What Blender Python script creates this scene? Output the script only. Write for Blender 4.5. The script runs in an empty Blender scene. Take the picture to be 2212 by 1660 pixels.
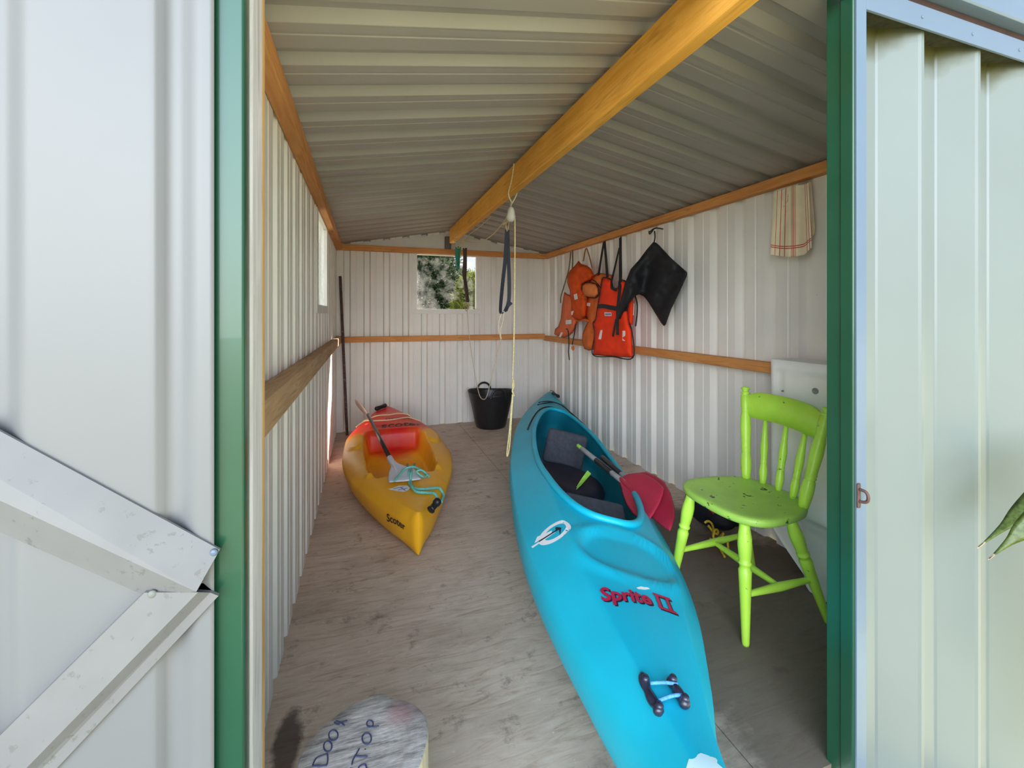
import bpy, bmesh, math, random
from mathutils import Vector, Matrix, noise
random.seed(7)
SC = bpy.context.scene
COL = SC.collection
# ------------------------------------------------------------------ camera
F = 937.0; YAW = .3263; HOR = 678.7; EYE = 1.17
CA, SA = math.cos(YAW), math.sin(YAW)
cam = bpy.data.objects.new('camera', bpy.data.cameras.new('camera'))
COL.objects.link(cam); SC.camera = cam
cam.location = (0, 0, EYE); cam.rotation_euler = (math.pi/2, 0, -YAW)
cam.data.sensor_width = 36; cam.data.lens = 36*F/2212
cam.data.shift_y = -(830-HOR)/2212
cam.data.clip_start = .01; cam.data.clip_end = 200

def at(px, py, X=None, Y=None, Z=None, D=None):
    """a point of the place: where the sight line of the photo's pixel meets a plane"""
    u = (px-1106)/F; v = -(py-HOR)/F
    rx, ry = u*CA+SA, -u*SA+CA
    if X is not None: k = X/rx
    elif Y is not None: k = Y/ry
    elif Z is not None: k = (Z-EYE)/v
    else: k = D
    return Vector((k*rx, k*ry, EYE+k*v))

# ------------------------------------------------------------------ helpers
def tag(o, label=None, cat=None, group=None, kind=None):
    if label: o['label'] = label
    if cat: o['category'] = cat
    if group: o['group'] = group
    if kind: o['kind'] = kind
    return o

def empty(name, loc=(0, 0, 0), rot=(0, 0, 0), label=None, cat=None, group=None):
    o = bpy.data.objects.new(name, None); COL.objects.link(o)
    o.location = loc; o.rotation_euler = rot; o.empty_display_size = .05
    return tag(o, label, cat, group)

class M:
    """collects vertices and faces, builds ONE mesh object"""
    def __init__(s): s.v = []; s.f = []; s.mi = []; s.sm = []
    def add(s, vs, fs, mi=0, smooth=False):
        b = len(s.v); s.v += [tuple(p) for p in vs]
        for q in fs:
            s.f.append([b+i for i in q]); s.mi.append(mi); s.sm.append(smooth)
        return s
    def box(s, lo, hi, mi=0):
        x0, y0, z0 = lo; x1, y1, z1 = hi
        v = [(x0,y0,z0),(x1,y0,z0),(x1,y1,z0),(x0,y1,z0),(x0,y0,z1),(x1,y0,z1),(x1,y1,z1),(x0,y1,z1)]
        return s.add(v, [(3,2,1,0),(4,5,6,7),(0,1,5,4),(1,2,6,5),(2,3,7,6),(3,0,4,7)], mi)
    def rbox(s, lo, hi, r=.01, seg=2, mi=0, mat=None, smooth=True):
        bm = bmesh.new(); bmesh.ops.create_cube(bm, size=1)
        lo, hi = Vector(lo), Vector(hi); c = (lo+hi)/2; d = hi-lo
        for v in bm.verts: v.co = Vector((v.co.x*d.x, v.co.y*d.y, v.co.z*d.z))+c
        bmesh.ops.bevel(bm, geom=bm.edges[:], offset=r, segments=seg, profile=.5, affect='EDGES')
        return s.frombm(bm, mat, mi, smooth)
    def frombm(s, bm, mat=None, mi=0, smooth=True):
        bm.verts.index_update()
        vs = [(mat @ v.co) if mat else v.co for v in bm.verts]
        s.add(vs, [[v.index for v in f.verts] for f in bm.faces], mi, smooth); bm.free(); return s
    def tube(s, pts, r, seg=8, mi=0, curve=True, closed=False, caps=True, smooth=True):
        pts = [Vector(p) for p in pts]
        if curve and len(pts) > 2: pts = spline(pts, closed=closed)
        n = len(pts); rs = r if isinstance(r, (list, tuple)) else None
        t0 = (pts[1]-pts[0]).normalized()
        up = Vector((0, 0, 1)) if abs(t0.z) < .9 else Vector((1, 0, 0))
        nrm = t0.cross(up).normalized(); vs = []
        for i, p in enumerate(pts):
            a = pts[i-1] if (i > 0 or closed) else p; b = pts[(i+1) % n] if (i < n-1 or closed) else p
            t = (b-a).normalized() if (b-a).length > 1e-9 else t0
            nrm = (nrm - t*nrm.dot(t)).normalized(); bn = t.cross(nrm)
            rad = (rs[min(len(rs)-1, int(i*len(rs)/n))] if rs else r)
            for k in range(seg):
                a_ = 2*math.pi*k/seg
                vs.append(p + nrm*rad*math.cos(a_) + bn*rad*math.sin(a_))
        fs = []
        for i in range(n if closed else n-1):
            j = (i+1) % n
            for k in range(seg):
                l = (k+1) % seg
                fs.append((i*seg+k, i*seg+l, j*seg+l, j*seg+k))
        if caps and not closed:
            fs.append(tuple(range(seg))[::-1]); fs.append(tuple((n-1)*seg+k for k in range(seg)))
        return s.add(vs, fs, mi, smooth)
    def ribbon(s, pts, w, th, side, mi=0, curve=True):
        """flat strap: width w along `side` (vector or list), thickness th"""
        pts = [Vector(p) for p in pts]
        if curve and len(pts) > 2: pts = spline(pts)
        n = len(pts); vs = []
        for i, p in enumerate(pts):
            t = (pts[min(i+1, n-1)]-pts[max(i-1, 0)]).normalized()
            sd = Vector(side) if not callable(side) else Vector(side(i/(n-1)))
            sd = (sd - t*sd.dot(t)).normalized(); nn = t.cross(sd)
            ww = w if not callable(w) else w(i/(n-1))
            for a, b in ((-.5, -.5), (.5, -.5), (.5, .5), (-.5, .5)):
                vs.append(p+sd*ww*a+nn*th*b)
        fs = []
        for i in range(n-1):
            for k in range(4):
                l = (k+1) % 4
                fs.append((i*4+k, i*4+l, i*4+4+l, i*4+4+k))
        fs += [(3, 2, 1, 0), tuple((n-1)*4+k for k in range(4))]
        return s.add(vs, fs, mi, False)
    def lathe(s, p0, p1, prof, seg=16, mi=0, smooth=True):
        """turned piece from p0 to p1; prof = [(share of the length, radius)]"""
        p0, p1 = Vector(p0), Vector(p1); ax = p1-p0; t = ax.normalized()
        a = t.cross(Vector((0, 1, 0)) if abs(t.y) < .9 else Vector((1, 0, 0))).normalized(); b = t.cross(a)
        vs = []
        for q, r in prof:
            for k in range(seg):
                g = 2*math.pi*k/seg
                vs.append(p0+ax*q+a*r*math.cos(g)+b*r*math.sin(g))
        n = len(prof); fs = []
        for i in range(n-1):
            for k in range(seg):
                l = (k+1) % seg
                fs.append((i*seg+k, i*seg+l, (i+1)*seg+l, (i+1)*seg+k))
        fs += [tuple(range(seg))[::-1], tuple((n-1)*seg+k for k in range(seg))]
        return s.add(vs, fs, mi, smooth)
    def grid(s, rows, mi=0, smooth=True, closed=False, flip=False):
        n = len(rows); m = len(rows[0]); fs = []
        for i in range(n-1):
            for j in range(m if closed else m-1):
                k = (j+1) % m
                q = (i*m+j, i*m+k, (i+1)*m+k, (i+1)*m+j)
                fs.append(q[::-1] if flip else q)
        return s.add([p for r in rows for p in r], fs, mi, smooth)
    def prism(s, poly, vec, mi=0, smooth=False):
        """closed outline pushed along vec"""
        poly = [Vector(p) for p in poly]; vec = Vector(vec); n = len(poly)
        vs = poly+[p+vec for p in poly]
        fs = [tuple(range(n))[::-1], tuple(range(n, 2*n))]+[(i, (i+1) % n, n+(i+1) % n, n+i) for i in range(n)]
        return s.add(vs, fs, mi, smooth)
    def build(s, name, mats, parent=None, fix=True, bevel=0, sub=0):
        me = bpy.data.meshes.new(name); me.from_pydata(s.v, [], s.f); me.update()
        if not isinstance(mats, (list, tuple)): mats = [mats]
        for m in mats: me.materials.append(m)
        me.polygons.foreach_set('material_index', s.mi); me.polygons.foreach_set('use_smooth', s.sm)
        if fix:
            bm = bmesh.new(); bm.from_mesh(me)
            bmesh.ops.recalc_face_normals(bm, faces=bm.faces[:]); bm.to_mesh(me); bm.free()
        o = bpy.data.objects.new(name, me); COL.objects.link(o)
        if parent is not None: o.parent = parent
        if bevel:
            b = o.modifiers.new('bevel', 'BEVEL'); b.width = bevel; b.segments = 2; b.limit_method = 'ANGLE'
        if sub:
            b = o.modifiers.new('sub', 'SUBSURF'); b.levels = sub; b.render_levels = sub
        return o

def spline(p, k=6, closed=False):
    n = len(p); out = []
    for i in range(n if closed else n-1):
        a, b, c, d = p[i-1] if (i > 0 or closed) else p[0], p[i], p[(i+1) % n], p[(i+2) % n] if (i+2 < n or closed) else p[-1]
        for j in range(k):
            t = j/k
            out.append(.5*((2*b)+(c-a)*t+(2*a-5*b+4*c-d)*t*t+(3*b-a-3*c+d)*t**3))
    if not closed: out.append(p[-1])
    return out

def tab(t, x):
    """linear table"""
    if x <= t[0][0]: return t[0][1]
    for (a, u), (b, v) in zip(t, t[1:]):
        if x <= b: return u+(v-u)*(x-a)/(b-a)
    return t[-1][1]
def stab(t, x):
    """smooth (monotone cubic) table"""
    n = len(t)
    if x <= t[0][0]: return t[0][1]
    if x >= t[-1][0]: return t[-1][1]
    i = max(k for k in range(n-1) if t[k][0] <= x)
    h = t[i+1][0]-t[i][0]; d = (t[i+1][1]-t[i][1])/h
    def sl(k):
        if k == 0 or k == n-1: return (t[1][1]-t[0][1])/(t[1][0]-t[0][0]) if k == 0 else (t[-1][1]-t[-2][1])/(t[-1][0]-t[-2][0])
        a = (t[k][1]-t[k-1][1])/(t[k][0]-t[k-1][0]); b = (t[k+1][1]-t[k][1])/(t[k+1][0]-t[k][0])
        return 0 if a*b <= 0 else 2*a*b/(a+b)
    u = (x-t[i][0])/h; m0, m1 = sl(i)*h, sl(i+1)*h
    return (2*u**3-3*u*u+1)*t[i][1]+(u**3-2*u*u+u)*m0+(-2*u**3+3*u*u)*t[i+1][1]+(u**3-u*u)*m1
def S(a, b, x):
    t = max(0., min(1., (x-a)/(b-a))); return t*t*(3-2*t)
def lerp(a, b, t): return a+(b-a)*t

def puff(mesh, outline, fn, T, edge, step, mi=0, back=.25, bump=0, seed=0):
    """stuffed shape: 2-D outline, fn(x, y, h) -> place; h swells to T away from the rim (back side to -T*back)"""
    P = [Vector((x, y)) for x, y in outline]; n = len(P)
    def near(q):
        best = 1e9; pt = None
        for i in range(n):
            a, b = P[i], P[(i+1) % n]; d = b-a
            t = max(0, min(1, (q-a).dot(d)/max(d.length_squared, 1e-12))); c = a+d*t
            l = (q-c).length
            if l < best: best = l; pt = c
        return best, pt
    def inside(q):
        c = False
        for i in range(n):
            a, b = P[i], P[(i+1) % n]
            if (a.y > q.y) != (b.y > q.y) and q.x < (b.x-a.x)*(q.y-a.y)/(b.y-a.y)+a.x: c = not c
        return c
    x0 = min(p.x for p in P); y0 = min(p.y for p in P); x1 = max(p.x for p in P); y1 = max(p.y for p in P)
    nx = int((x1-x0)/step)+1; ny = int((y1-y0)/step)+1
    cells = [(i, j) for i in range(nx) for j in range(ny) if inside(Vector((x0+(i+.5)*step, y0+(j+.5)*step)))]
    cs = set(cells); cnt = {}
    for i, j in cells:
        for c in ((i, j), (i+1, j), (i+1, j+1), (i, j+1)): cnt[c] = cnt.get(c, 0)+1
    top = {}; bot = {}; vs = []
    for c, k in cnt.items():
        q = Vector((x0+c[0]*step, y0+c[1]*step)); d, pt = near(q)
        if k < 4 or not inside(q):
            top[c] = bot[c] = len(vs); vs.append(fn(pt.x, pt.y, 0))
        else:
            u = min(1, d/edge); h = T*math.sqrt(max(0, 1-(1-u)**2))
            if bump: h += bump*noise.noise(Vector((q.x*.09/step*2, q.y*.09/step*2, seed)))*u
            top[c] = len(vs); vs.append(fn(q.x, q.y, h))
            bot[c] = len(vs); vs.append(fn(q.x, q.y, -T*back*u))
    fs = []
    for i, j in cells:
        cc = ((i, j), (i+1, j), (i+1, j+1), (i, j+1))
        fs.append([top[c] for c in cc])
        b = [bot[c] for c in cc][::-1]
        if set(b) != set(fs[-1]): fs.append(b)
    mesh.add(vs, fs, mi, True)
    return mesh

def word(text, size=1., shear=0., fat=0.):
    """flat letters as (vertices, faces) in the x-y plane, centred"""
    cu = bpy.data.curves.new('word', 'FONT'); cu.body = text; cu.size = size; cu.shear = shear
    cu.align_x = 'CENTER'; cu.align_y = 'CENTER'; cu.resolution_u = 3; cu.offset = fat
    o = bpy.data.objects.new('word', cu); COL.objects.link(o)
    dg = bpy.context.evaluated_depsgraph_get(); me = o.evaluated_get(dg).to_mesh()
    v = [tuple(p.co) for p in me.vertices]; f = [list(p.vertices) for p in me.polygons]
    o.evaluated_get(dg).to_mesh_clear(); bpy.data.objects.remove(o); bpy.data.curves.remove(cu)
    return v, f

# ------------------------------------------------------------------ materials
def nodes(name):
    m = bpy.data.materials.new(name); m.use_nodes = True; nt = m.node_tree; nt.nodes.clear()
    out = nt.nodes.new('ShaderNodeOutputMaterial'); b = nt.nodes.new('ShaderNodeBsdfPrincipled')
    nt.links.new(b.outputs[0], out.inputs[0]); return m, nt, b, out
def N(nt, t, **k):
    n = nt.nodes.new(t)
    for a, v in k.items():
        if a in ('operation', 'blend_type', 'data_type', 'wave_type', 'bands_direction', 'wave_profile', 'feature', 'distance', 'noise_dimensions', 'vector_type', 'rings_direction'): setattr(n, a, v)
        else: n.inputs[a].default_value = v
    return n
def ramp(nt, fac, stops):
    r = nt.nodes.new('ShaderNodeValToRGB'); e = r.color_ramp.elements
    while len(e) < len(stops): e.new(.5)
    for k, (p, c) in enumerate(stops):
        e[k].position = p; e[k].color = (c[0], c[1], c[2], 1) if hasattr(c, '__len__') else (c, c, c, 1)
    nt.links.new(fac, r.inputs[0]); return r
def coords(nt, scale=(1, 1, 1), rot=(0, 0, 0), kind='Object', loc=(0, 0, 0)):
    t = nt.nodes.new('ShaderNodeTexCoord'); mp = nt.nodes.new('ShaderNodeMapping')
    mp.inputs['Scale'].default_value = scale; mp.inputs['Rotation'].default_value = rot; mp.inputs['Location'].default_value = loc
    nt.links.new(t.outputs[kind], mp.inputs[0]); return mp
def mixc(nt, fac, a, b, mode='MIX'):
    m = nt.nodes.new('ShaderNodeMix'); m.data_type = 'RGBA'; m.blend_type = mode
    for sock, v in ((m.inputs[0], fac), (m.inputs[6], a), (m.inputs[7], b)):
        if hasattr(v, 'node'): nt.links.new(v, sock)
        elif hasattr(v, '__len__'): sock.default_value = (v[0], v[1], v[2], 1)
        else: sock.default_value = v
    return m.outputs[2]
def bump(nt, b, h, strength=.2, dist=.01):
    n = nt.nodes.new('ShaderNodeBump'); n.inputs['Strength'].default_value = strength; n.inputs['Distance'].default_value = dist
    nt.links.new(h, n.inputs['Height']); nt.links.new(n.outputs[0], b.inputs['Normal']); return n

def mat(name, col, rough=.5, var=.12, scale=8, spec=.5, metal=0, bumpy=0, bscale=60, dirt=None, dthr=.66, dscale=22, coat=0, sheen=0):
    """plain material with soft colour variation and optional specks of `dirt`"""
    m, nt, b, out = nodes(name)
    mp = coords(nt); nz = N(nt, 'ShaderNodeTexNoise', Scale=scale, Detail=5); nt.links.new(mp.outputs[0], nz.inputs['Vector'])
    lo = tuple(c*(1-var) for c in col); hi = tuple(min(1, c*(1+var)) for c in col)
    c = ramp(nt, nz.outputs[0], [(.3, lo), (.7, hi)]).outputs[0]
    if dirt:
        n2 = N(nt, 'ShaderNodeTexNoise', Scale=dscale, Detail=6, Roughness=.65); nt.links.new(mp.outputs[0], n2.inputs['Vector'])
        f = ramp(nt, n2.outputs[0], [(dthr, 0), (dthr+.03, 1)]).outputs[0]
        c = mixc(nt, f, c, dirt)
    nt.links.new(c, b.inputs['Base Color'])
    b.inputs['Roughness'].default_value = rough; b.inputs['Metallic'].default_value = metal
    b.inputs['Specular IOR Level'].default_value = spec; b.inputs['Coat Weight'].default_value = coat
    b.inputs['Sheen Weight'].default_value = sheen
    if bumpy:
        n3 = N(nt, 'ShaderNodeTexNoise', Scale=bscale, Detail=4); nt.links.new(mp.outputs[0], n3.inputs['Vector'])
        bump(nt, b, n3.outputs[0], bumpy, .005)
    return m

def wood(name, a, b_, axis=1, rough=.7, scale=1., stain=None):
    """sawn timber, grain along axis"""
    m, nt, b, out = nodes(name)
    sc = [14*scale]*3; sc[axis] = .9*scale
    mp = coords(nt, tuple(sc)); nz = N(nt, 'ShaderNodeTexNoise', Scale=3, Detail=6, Distortion=1.2); nt.links.new(mp.outputs[0], nz.inputs['Vector'])
    c = ramp(nt, nz.outputs[0], [(.3, a), (.55, b_), (.72, tuple(x*.8 for x in a))]).outputs[0]
    mp2 = coords(nt); n2 = N(nt, 'ShaderNodeTexNoise', Scale=2.5, Detail=3); nt.links.new(mp2.outputs[0], n2.inputs['Vector'])
    c = mixc(nt, ramp(nt, n2.outputs[0], [(.35, 0), (.7, .35)]).outputs[0], c, stain or tuple(x*.6 for x in a))
    nt.links.new(c, b.inputs['Base Color']); b.inputs['Roughness'].default_value = rough
    b.inputs['Specular IOR Level'].default_value = .3
    bump(nt, b, nz.outputs[0], .25, .004)
    return m
SKY = 8.0; BASE = .1; SUN = 20.0; EXPO = 0.38
# ------------------------------------------------------------------ the shed
XL, XR, YB, YF = -.269, 1.988, 4.6, .75
PL = 1.855                                   # top of the wall plates
RX, RZ = .86, 2.045                          # ridge under the roof sheets
SKIN = 1.846

M_SHEET = mat('painted_sheet', (.80, .77, .73), .42, .05, 3, dirt=(.30, .29, .27), dthr=.73, dscale=26)
M_ROOF = mat('roof_sheet', (.37, .335, .305), .45, .05, 3, dirt=(.22, .21, .19), dthr=.76, dscale=9)
M_LEAF = mat('door_sheet', (.188, .188, .194), .4, .03, 3, dirt=(.075, .07, .065), dthr=.745, dscale=12)
M_BRACE = mat('brace_sheet', (.192, .188, .19), .45, .06, 14, dirt=(.15, .148, .143), dthr=.60, dscale=55)
M_OUT = mat('outer_sheet', (.178, .205, .198), .32, .03, 3, dirt=(.26, .28, .26), dthr=.74, dscale=30)
M_GREEN = mat('green_trim', (.012, .074, .038), .3, .08, 6, spec=.5, coat=.22, dirt=(.45, .6, .5), dthr=.74, dscale=60)
M_CAP = mat('pale_trim', (.13, .18, .25), .3, .04, 6, spec=.5, coat=.1)  # blue-grey trim, with the sky's reflection put into the base colour
M_GAP = mat('brown_gap_strip', (.035, .014, .010), .8, .3, 12)  # rusty brown with the soffit's shade put into the colour
M_FRAME = mat('window_trim', (.78, .75, .71), .45, .05, 8)
M_BEAM = wood('beam_pine', (.78, .345, .045), (.92, .46, .085), 1)
M_PLATE = wood('plate_pine', (.60, .235, .07), (.72, .33, .11), 1)
M_PLATEX = wood('plate_pine_cross', (.60, .235, .07), (.72, .33, .11), 0)
M_RAILL = wood('rail_pine', (.42, .24, .12), (.56, .36, .20), 1)
M_STUD = wood('weathered_stud', (.64, .60, .63), (.82, .78, .82), 2, stain=(.46, .44, .32))
M_STUDEDGE = wood('orange_edge', (.62, .36, .15), (.72, .46, .22), 2)  # inner edge of the stud, more orange than its face

def ribs(length, start, pitch=.19, pan=.113, slope=.014, deep=.036, crest=.045):
    """profile of a ribbed sheet: (distance, depth) with a small swage in each pan"""
    out = []; x = start
    while x < length:
        for d, h in ((0, 0), (pan*.33, 0), (pan*.36, .0025), (pan*.44, .0025), (pan*.47, 0), (pan, 0), (pan+slope, deep), (pan+slope+crest, deep), (pan+2*slope+crest, 0)):
            if x+d < length: out.append((x+d, h))
        x += pitch
    return out

def clip_profile(pr, a, b):
    """the part of a profile between a and b, with cut ends"""
    q = [(a, tab(pr, a))]+[(x, h) for x, h in pr if a+1e-4 < x < b-1e-4]+[(b, tab(pr, b))]
    return q

def sheet(name, pr, a, b, place, z0, z1, m, hole=None, kind='structure'):
    """ribbed sheet: place(t, depth, z); hole = (t0, t1, z0, z1); z1 may be a function of t"""
    k = M(); zt = z1 if callable(z1) else (lambda t: z1)
    def strip(a_, b_, zl, zh):
        q = clip_profile(pr, a_, b_)
        k.grid([[place(t, h, zl(t)) for t, h in q], [place(t, h, zh(t)) for t, h in q]], 0, False)
    if hole:
        t0, t1, h0, h1 = hole
        strip(a, t0, lambda t: z0, zt); strip(t1, b, lambda t: z0, zt)
        strip(t0, t1, lambda t: z0, lambda t: h0); strip(t0, t1, lambda t: h1, zt)
    else: strip(a, b, lambda t: z0, zt)
    o = k.build(name, m, fix=False)
    s = o.modifiers.new('gauge', 'SOLIDIFY'); s.thickness = .002; s.offset = 0
    return tag(o, kind=kind)

def roofz(x): return lerp(SKIN, RZ, 1-abs(x-RX)/(RX-XL))
LW = (2.80, 3.47, 1.215, 1.83)                # window in the left wall: y0 y1 z0 z1
BW = (.50, 1.155, 1.212, 1.80)                # window in the back wall: x0 x1 z0 z1
prL = ribs(6, .43); prR = ribs(6, .41); prB = ribs(3, -.42+.098)
sheet('wall_left', prL, YF+.05, YB+.03, lambda t, h, z: (XL-h, t, z), -.06, lambda t: SKIN+.034, M_SHEET, LW)
sheet('wall_right', prR, YF+.03, YB+.03, lambda t, h, z: (XR+h, t, z), -.06, lambda t: SKIN+.034, M_SHEET)
sheet('wall_back', prB, XL-.03, XR+.03, lambda t, h, z: (t, YB+h, z), -.06, lambda t: roofz(t)+.034, M_SHEET, BW)
# roof: one sheet folded over the ridge, ribs running down both slopes
k = M(); q = clip_profile(ribs(6, .215, .19, .105, .024, .026, .037), YF+.075, 4.82)
def rp(x, y, h): return (x, y, lerp(SKIN, RZ, 1-abs(x-RX)/(RX-XL))+h+.012)
k.grid([[rp(x, y, h) for y, h in q] for x in (XL-.12, RX, 2*RX-XL+.12)], 0, False)
o = k.build('ceiling', M_ROOF, fix=False); s = o.modifiers.new('gauge', 'SOLIDIFY'); s.thickness = .002; s.offset = 0
tag(o, kind='structure')

# plywood floor in sheets
m, nt, b, out = nodes('plywood_floor')
mp = coords(nt, (2.0, 13, 10)); g = N(nt, 'ShaderNodeTexNoise', Scale=2.6, Detail=10, Roughness=.74, Distortion=1.5); nt.links.new(mp.outputs[0], g.inputs['Vector'])
c = ramp(nt, g.outputs[0], [(.28, (.34, .24, .17)), (.47, (.585, .46, .365)), (.72, (.71, .60, .50))]).outputs[0]
mp2 = coords(nt, (1, 1.5, 1)); n2 = N(nt, 'ShaderNodeTexNoise', Scale=2.4, Detail=7, Roughness=.62); nt.links.new(mp2.outputs[0], n2.inputs['Vector'])
c = mixc(nt, ramp(nt, n2.outputs[0], [(.48, 0), (.72, .55)]).outputs[0], c, (.27, .20, .15))
mp3 = coords(nt, (1, 1, 1), loc=(3.1, .4, 0)); n3 = N(nt, 'ShaderNodeTexNoise', Scale=9, Detail=5, Roughness=.7); nt.links.new(mp3.outputs[0], n3.inputs['Vector'])
c = mixc(nt, ramp(nt, n3.outputs[0], [(.58, 0), (.70, .8)]).outputs[0], c, (.20, .155, .12))
n4 = N(nt, 'ShaderNodeTexNoise', Scale=55, Detail=3); nt.links.new(mp2.outputs[0], n4.inputs['Vector'])
c = mixc(nt, ramp(nt, n4.outputs[0], [(.68, 0), (.73, .5)]).outputs[0], c, (.75, .73, .70))
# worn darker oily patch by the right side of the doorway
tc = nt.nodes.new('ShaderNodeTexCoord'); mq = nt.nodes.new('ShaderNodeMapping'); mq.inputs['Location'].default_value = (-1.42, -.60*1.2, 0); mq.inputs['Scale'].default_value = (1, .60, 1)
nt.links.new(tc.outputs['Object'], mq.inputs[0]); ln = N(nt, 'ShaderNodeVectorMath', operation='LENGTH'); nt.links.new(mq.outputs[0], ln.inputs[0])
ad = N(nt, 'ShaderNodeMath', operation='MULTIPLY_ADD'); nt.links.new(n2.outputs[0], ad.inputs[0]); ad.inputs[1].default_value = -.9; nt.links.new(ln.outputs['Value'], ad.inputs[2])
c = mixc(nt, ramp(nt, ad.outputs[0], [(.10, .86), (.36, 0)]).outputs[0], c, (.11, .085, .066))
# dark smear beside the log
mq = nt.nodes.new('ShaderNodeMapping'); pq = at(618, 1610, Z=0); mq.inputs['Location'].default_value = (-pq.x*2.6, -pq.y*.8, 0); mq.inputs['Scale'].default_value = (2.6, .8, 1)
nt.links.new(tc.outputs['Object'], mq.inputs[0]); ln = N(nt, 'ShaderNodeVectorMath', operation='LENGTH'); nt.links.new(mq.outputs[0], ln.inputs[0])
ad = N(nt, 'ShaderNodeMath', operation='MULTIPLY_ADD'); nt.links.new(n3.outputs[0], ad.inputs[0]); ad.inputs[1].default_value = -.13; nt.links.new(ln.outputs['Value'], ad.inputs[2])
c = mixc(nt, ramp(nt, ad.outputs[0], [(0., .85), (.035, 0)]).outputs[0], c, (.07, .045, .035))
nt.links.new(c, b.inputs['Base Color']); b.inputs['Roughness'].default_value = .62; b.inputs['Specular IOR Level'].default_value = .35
bump(nt, b, g.outputs[0], .18, .004)
k = M()
for x0, x1 in ((XL-.02, .945), (.948, XR+.02)):
    for y0, y1 in ((YF+.052, 1.848), (1.851, 4.24), (4.243, YB+.02)):
        k.box((x0, y0, -.02), (x1, y1, 0))
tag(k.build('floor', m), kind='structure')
tag(M().box((XL-.02, YF+.054, -.34), (1.14, YF+.075, -.021)).build('trim_8', M_STUD), kind='structure')
# ground outside
m, nt, b, out = nodes('lawn')
mp = coords(nt); g = N(nt, 'ShaderNodeTexNoise', Scale=14, Detail=6); nt.links.new(mp.outputs[0], g.inputs['Vector'])
nt.links.new(ramp(nt, g.outputs[0], [(.3, (.29, .30, .17)), (.6, (.38, .385, .25)), (.8, (.45, .44, .33))]).outputs[0], b.inputs['Base Color'])
b.inputs['Roughness'].default_value = .9
tag(M().box((-30, -30, -.55), (30, 30, -.34)).build('ground', m), kind='structure')

# ---- front wall, jambs and heads
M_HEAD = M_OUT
prF = []
x = 1.18
for _ in range(8):
    prF += [(x+d, h) for d, h in ((0, .0), (.014, .045), (.05, .045), (.053, .043), (.06, .043), (.063, .045), (.132, .045), (.137, .041), (.236, .004), (.243, 0.), (.253, 0.))]; x += .254
nt = M_OUT.node_tree                     # olive shade and algae grime painted in under the head channel
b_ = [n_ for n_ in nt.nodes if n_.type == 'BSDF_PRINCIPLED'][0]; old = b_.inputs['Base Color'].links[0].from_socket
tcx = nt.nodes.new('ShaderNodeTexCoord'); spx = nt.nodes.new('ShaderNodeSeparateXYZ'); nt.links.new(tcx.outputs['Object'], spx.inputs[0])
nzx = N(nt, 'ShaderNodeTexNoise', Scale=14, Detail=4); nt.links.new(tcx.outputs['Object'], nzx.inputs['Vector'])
# painted stronger where the sheet dips into shade behind the channel
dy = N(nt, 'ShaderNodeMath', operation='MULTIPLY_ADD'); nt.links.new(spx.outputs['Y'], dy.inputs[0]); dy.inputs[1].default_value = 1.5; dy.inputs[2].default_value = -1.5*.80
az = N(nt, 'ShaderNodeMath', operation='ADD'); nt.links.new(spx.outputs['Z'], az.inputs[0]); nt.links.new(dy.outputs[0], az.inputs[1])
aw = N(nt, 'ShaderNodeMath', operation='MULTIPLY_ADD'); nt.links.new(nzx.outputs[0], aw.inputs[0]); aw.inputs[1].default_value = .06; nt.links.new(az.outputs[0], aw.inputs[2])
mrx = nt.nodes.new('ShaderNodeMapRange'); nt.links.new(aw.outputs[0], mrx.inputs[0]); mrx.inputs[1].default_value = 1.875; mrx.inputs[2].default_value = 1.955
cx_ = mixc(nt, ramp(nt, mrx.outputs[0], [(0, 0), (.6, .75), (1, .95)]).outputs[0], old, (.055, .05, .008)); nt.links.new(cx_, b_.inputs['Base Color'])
tag(M().box((1.186, YF+.001, 1.944), (XR+.03, YF+.051, 1.982)).build('added_gap_shade', mat('dark_gap_filler', (.035, .032, .012), .95, .4, 60, bumpy=.6)), kind='structure')  # added dark filler, painting the gap behind the channel as shaded
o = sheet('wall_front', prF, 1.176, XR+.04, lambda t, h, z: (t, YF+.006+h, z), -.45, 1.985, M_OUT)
k = M()                                      # wall above the doorway and behind the open leaf
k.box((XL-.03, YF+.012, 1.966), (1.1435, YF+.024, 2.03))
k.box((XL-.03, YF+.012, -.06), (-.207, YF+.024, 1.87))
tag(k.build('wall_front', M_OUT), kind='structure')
k = M()                                      # left jamb: folded green steel
k.prism([(-.214, YF, 0), (-.176, YF, 0), (-.173, YF+.003, 0), (-.173, YF+.014, 0), (-.178, YF+.016, 0), (-.178, YF+.055, 0), (-.214, YF+.055, 0)], (0, 0, 2.222))
o = tag(k.build('trim_1', M_GREEN, bevel=.0012), kind='structure'); o.location.z = -.32
k = M()                                      # right jamb
k.prism([(1.182, YF-.004, 0), (1.147, YF-.004, 0), (1.1445, YF-.001, 0), (1.1445, YF+.027, 0), (1.149, YF+.030, 0), (1.1475, YF+.064, 0), (1.182, YF+.064, 0)], (0, 0, 2.36))
o = tag(k.build('trim_2', M_GREEN, bevel=.0012), kind='structure'); o.location.z = -.32
k = M()                                      # pale channel: stile beside the jamb and the head over the sheet
k.prism([(1.1485, YF-.009, -.32), (1.184, YF-.009, -.32), (1.184, YF+.006, -.32), (1.1485, YF-.004, -.32)], (0, 0, 2.37))
k.prism([(1.184, YF-.009, 1.931), (1.184, YF-.009, 1.990), (1.184, YF+.05, 1.990), (1.184, YF+.05, 1.983), (1.184, YF-.002, 1.983), (1.184, YF-.002, 1.931)], (XR+.05-1.184, 0, 0))
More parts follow.
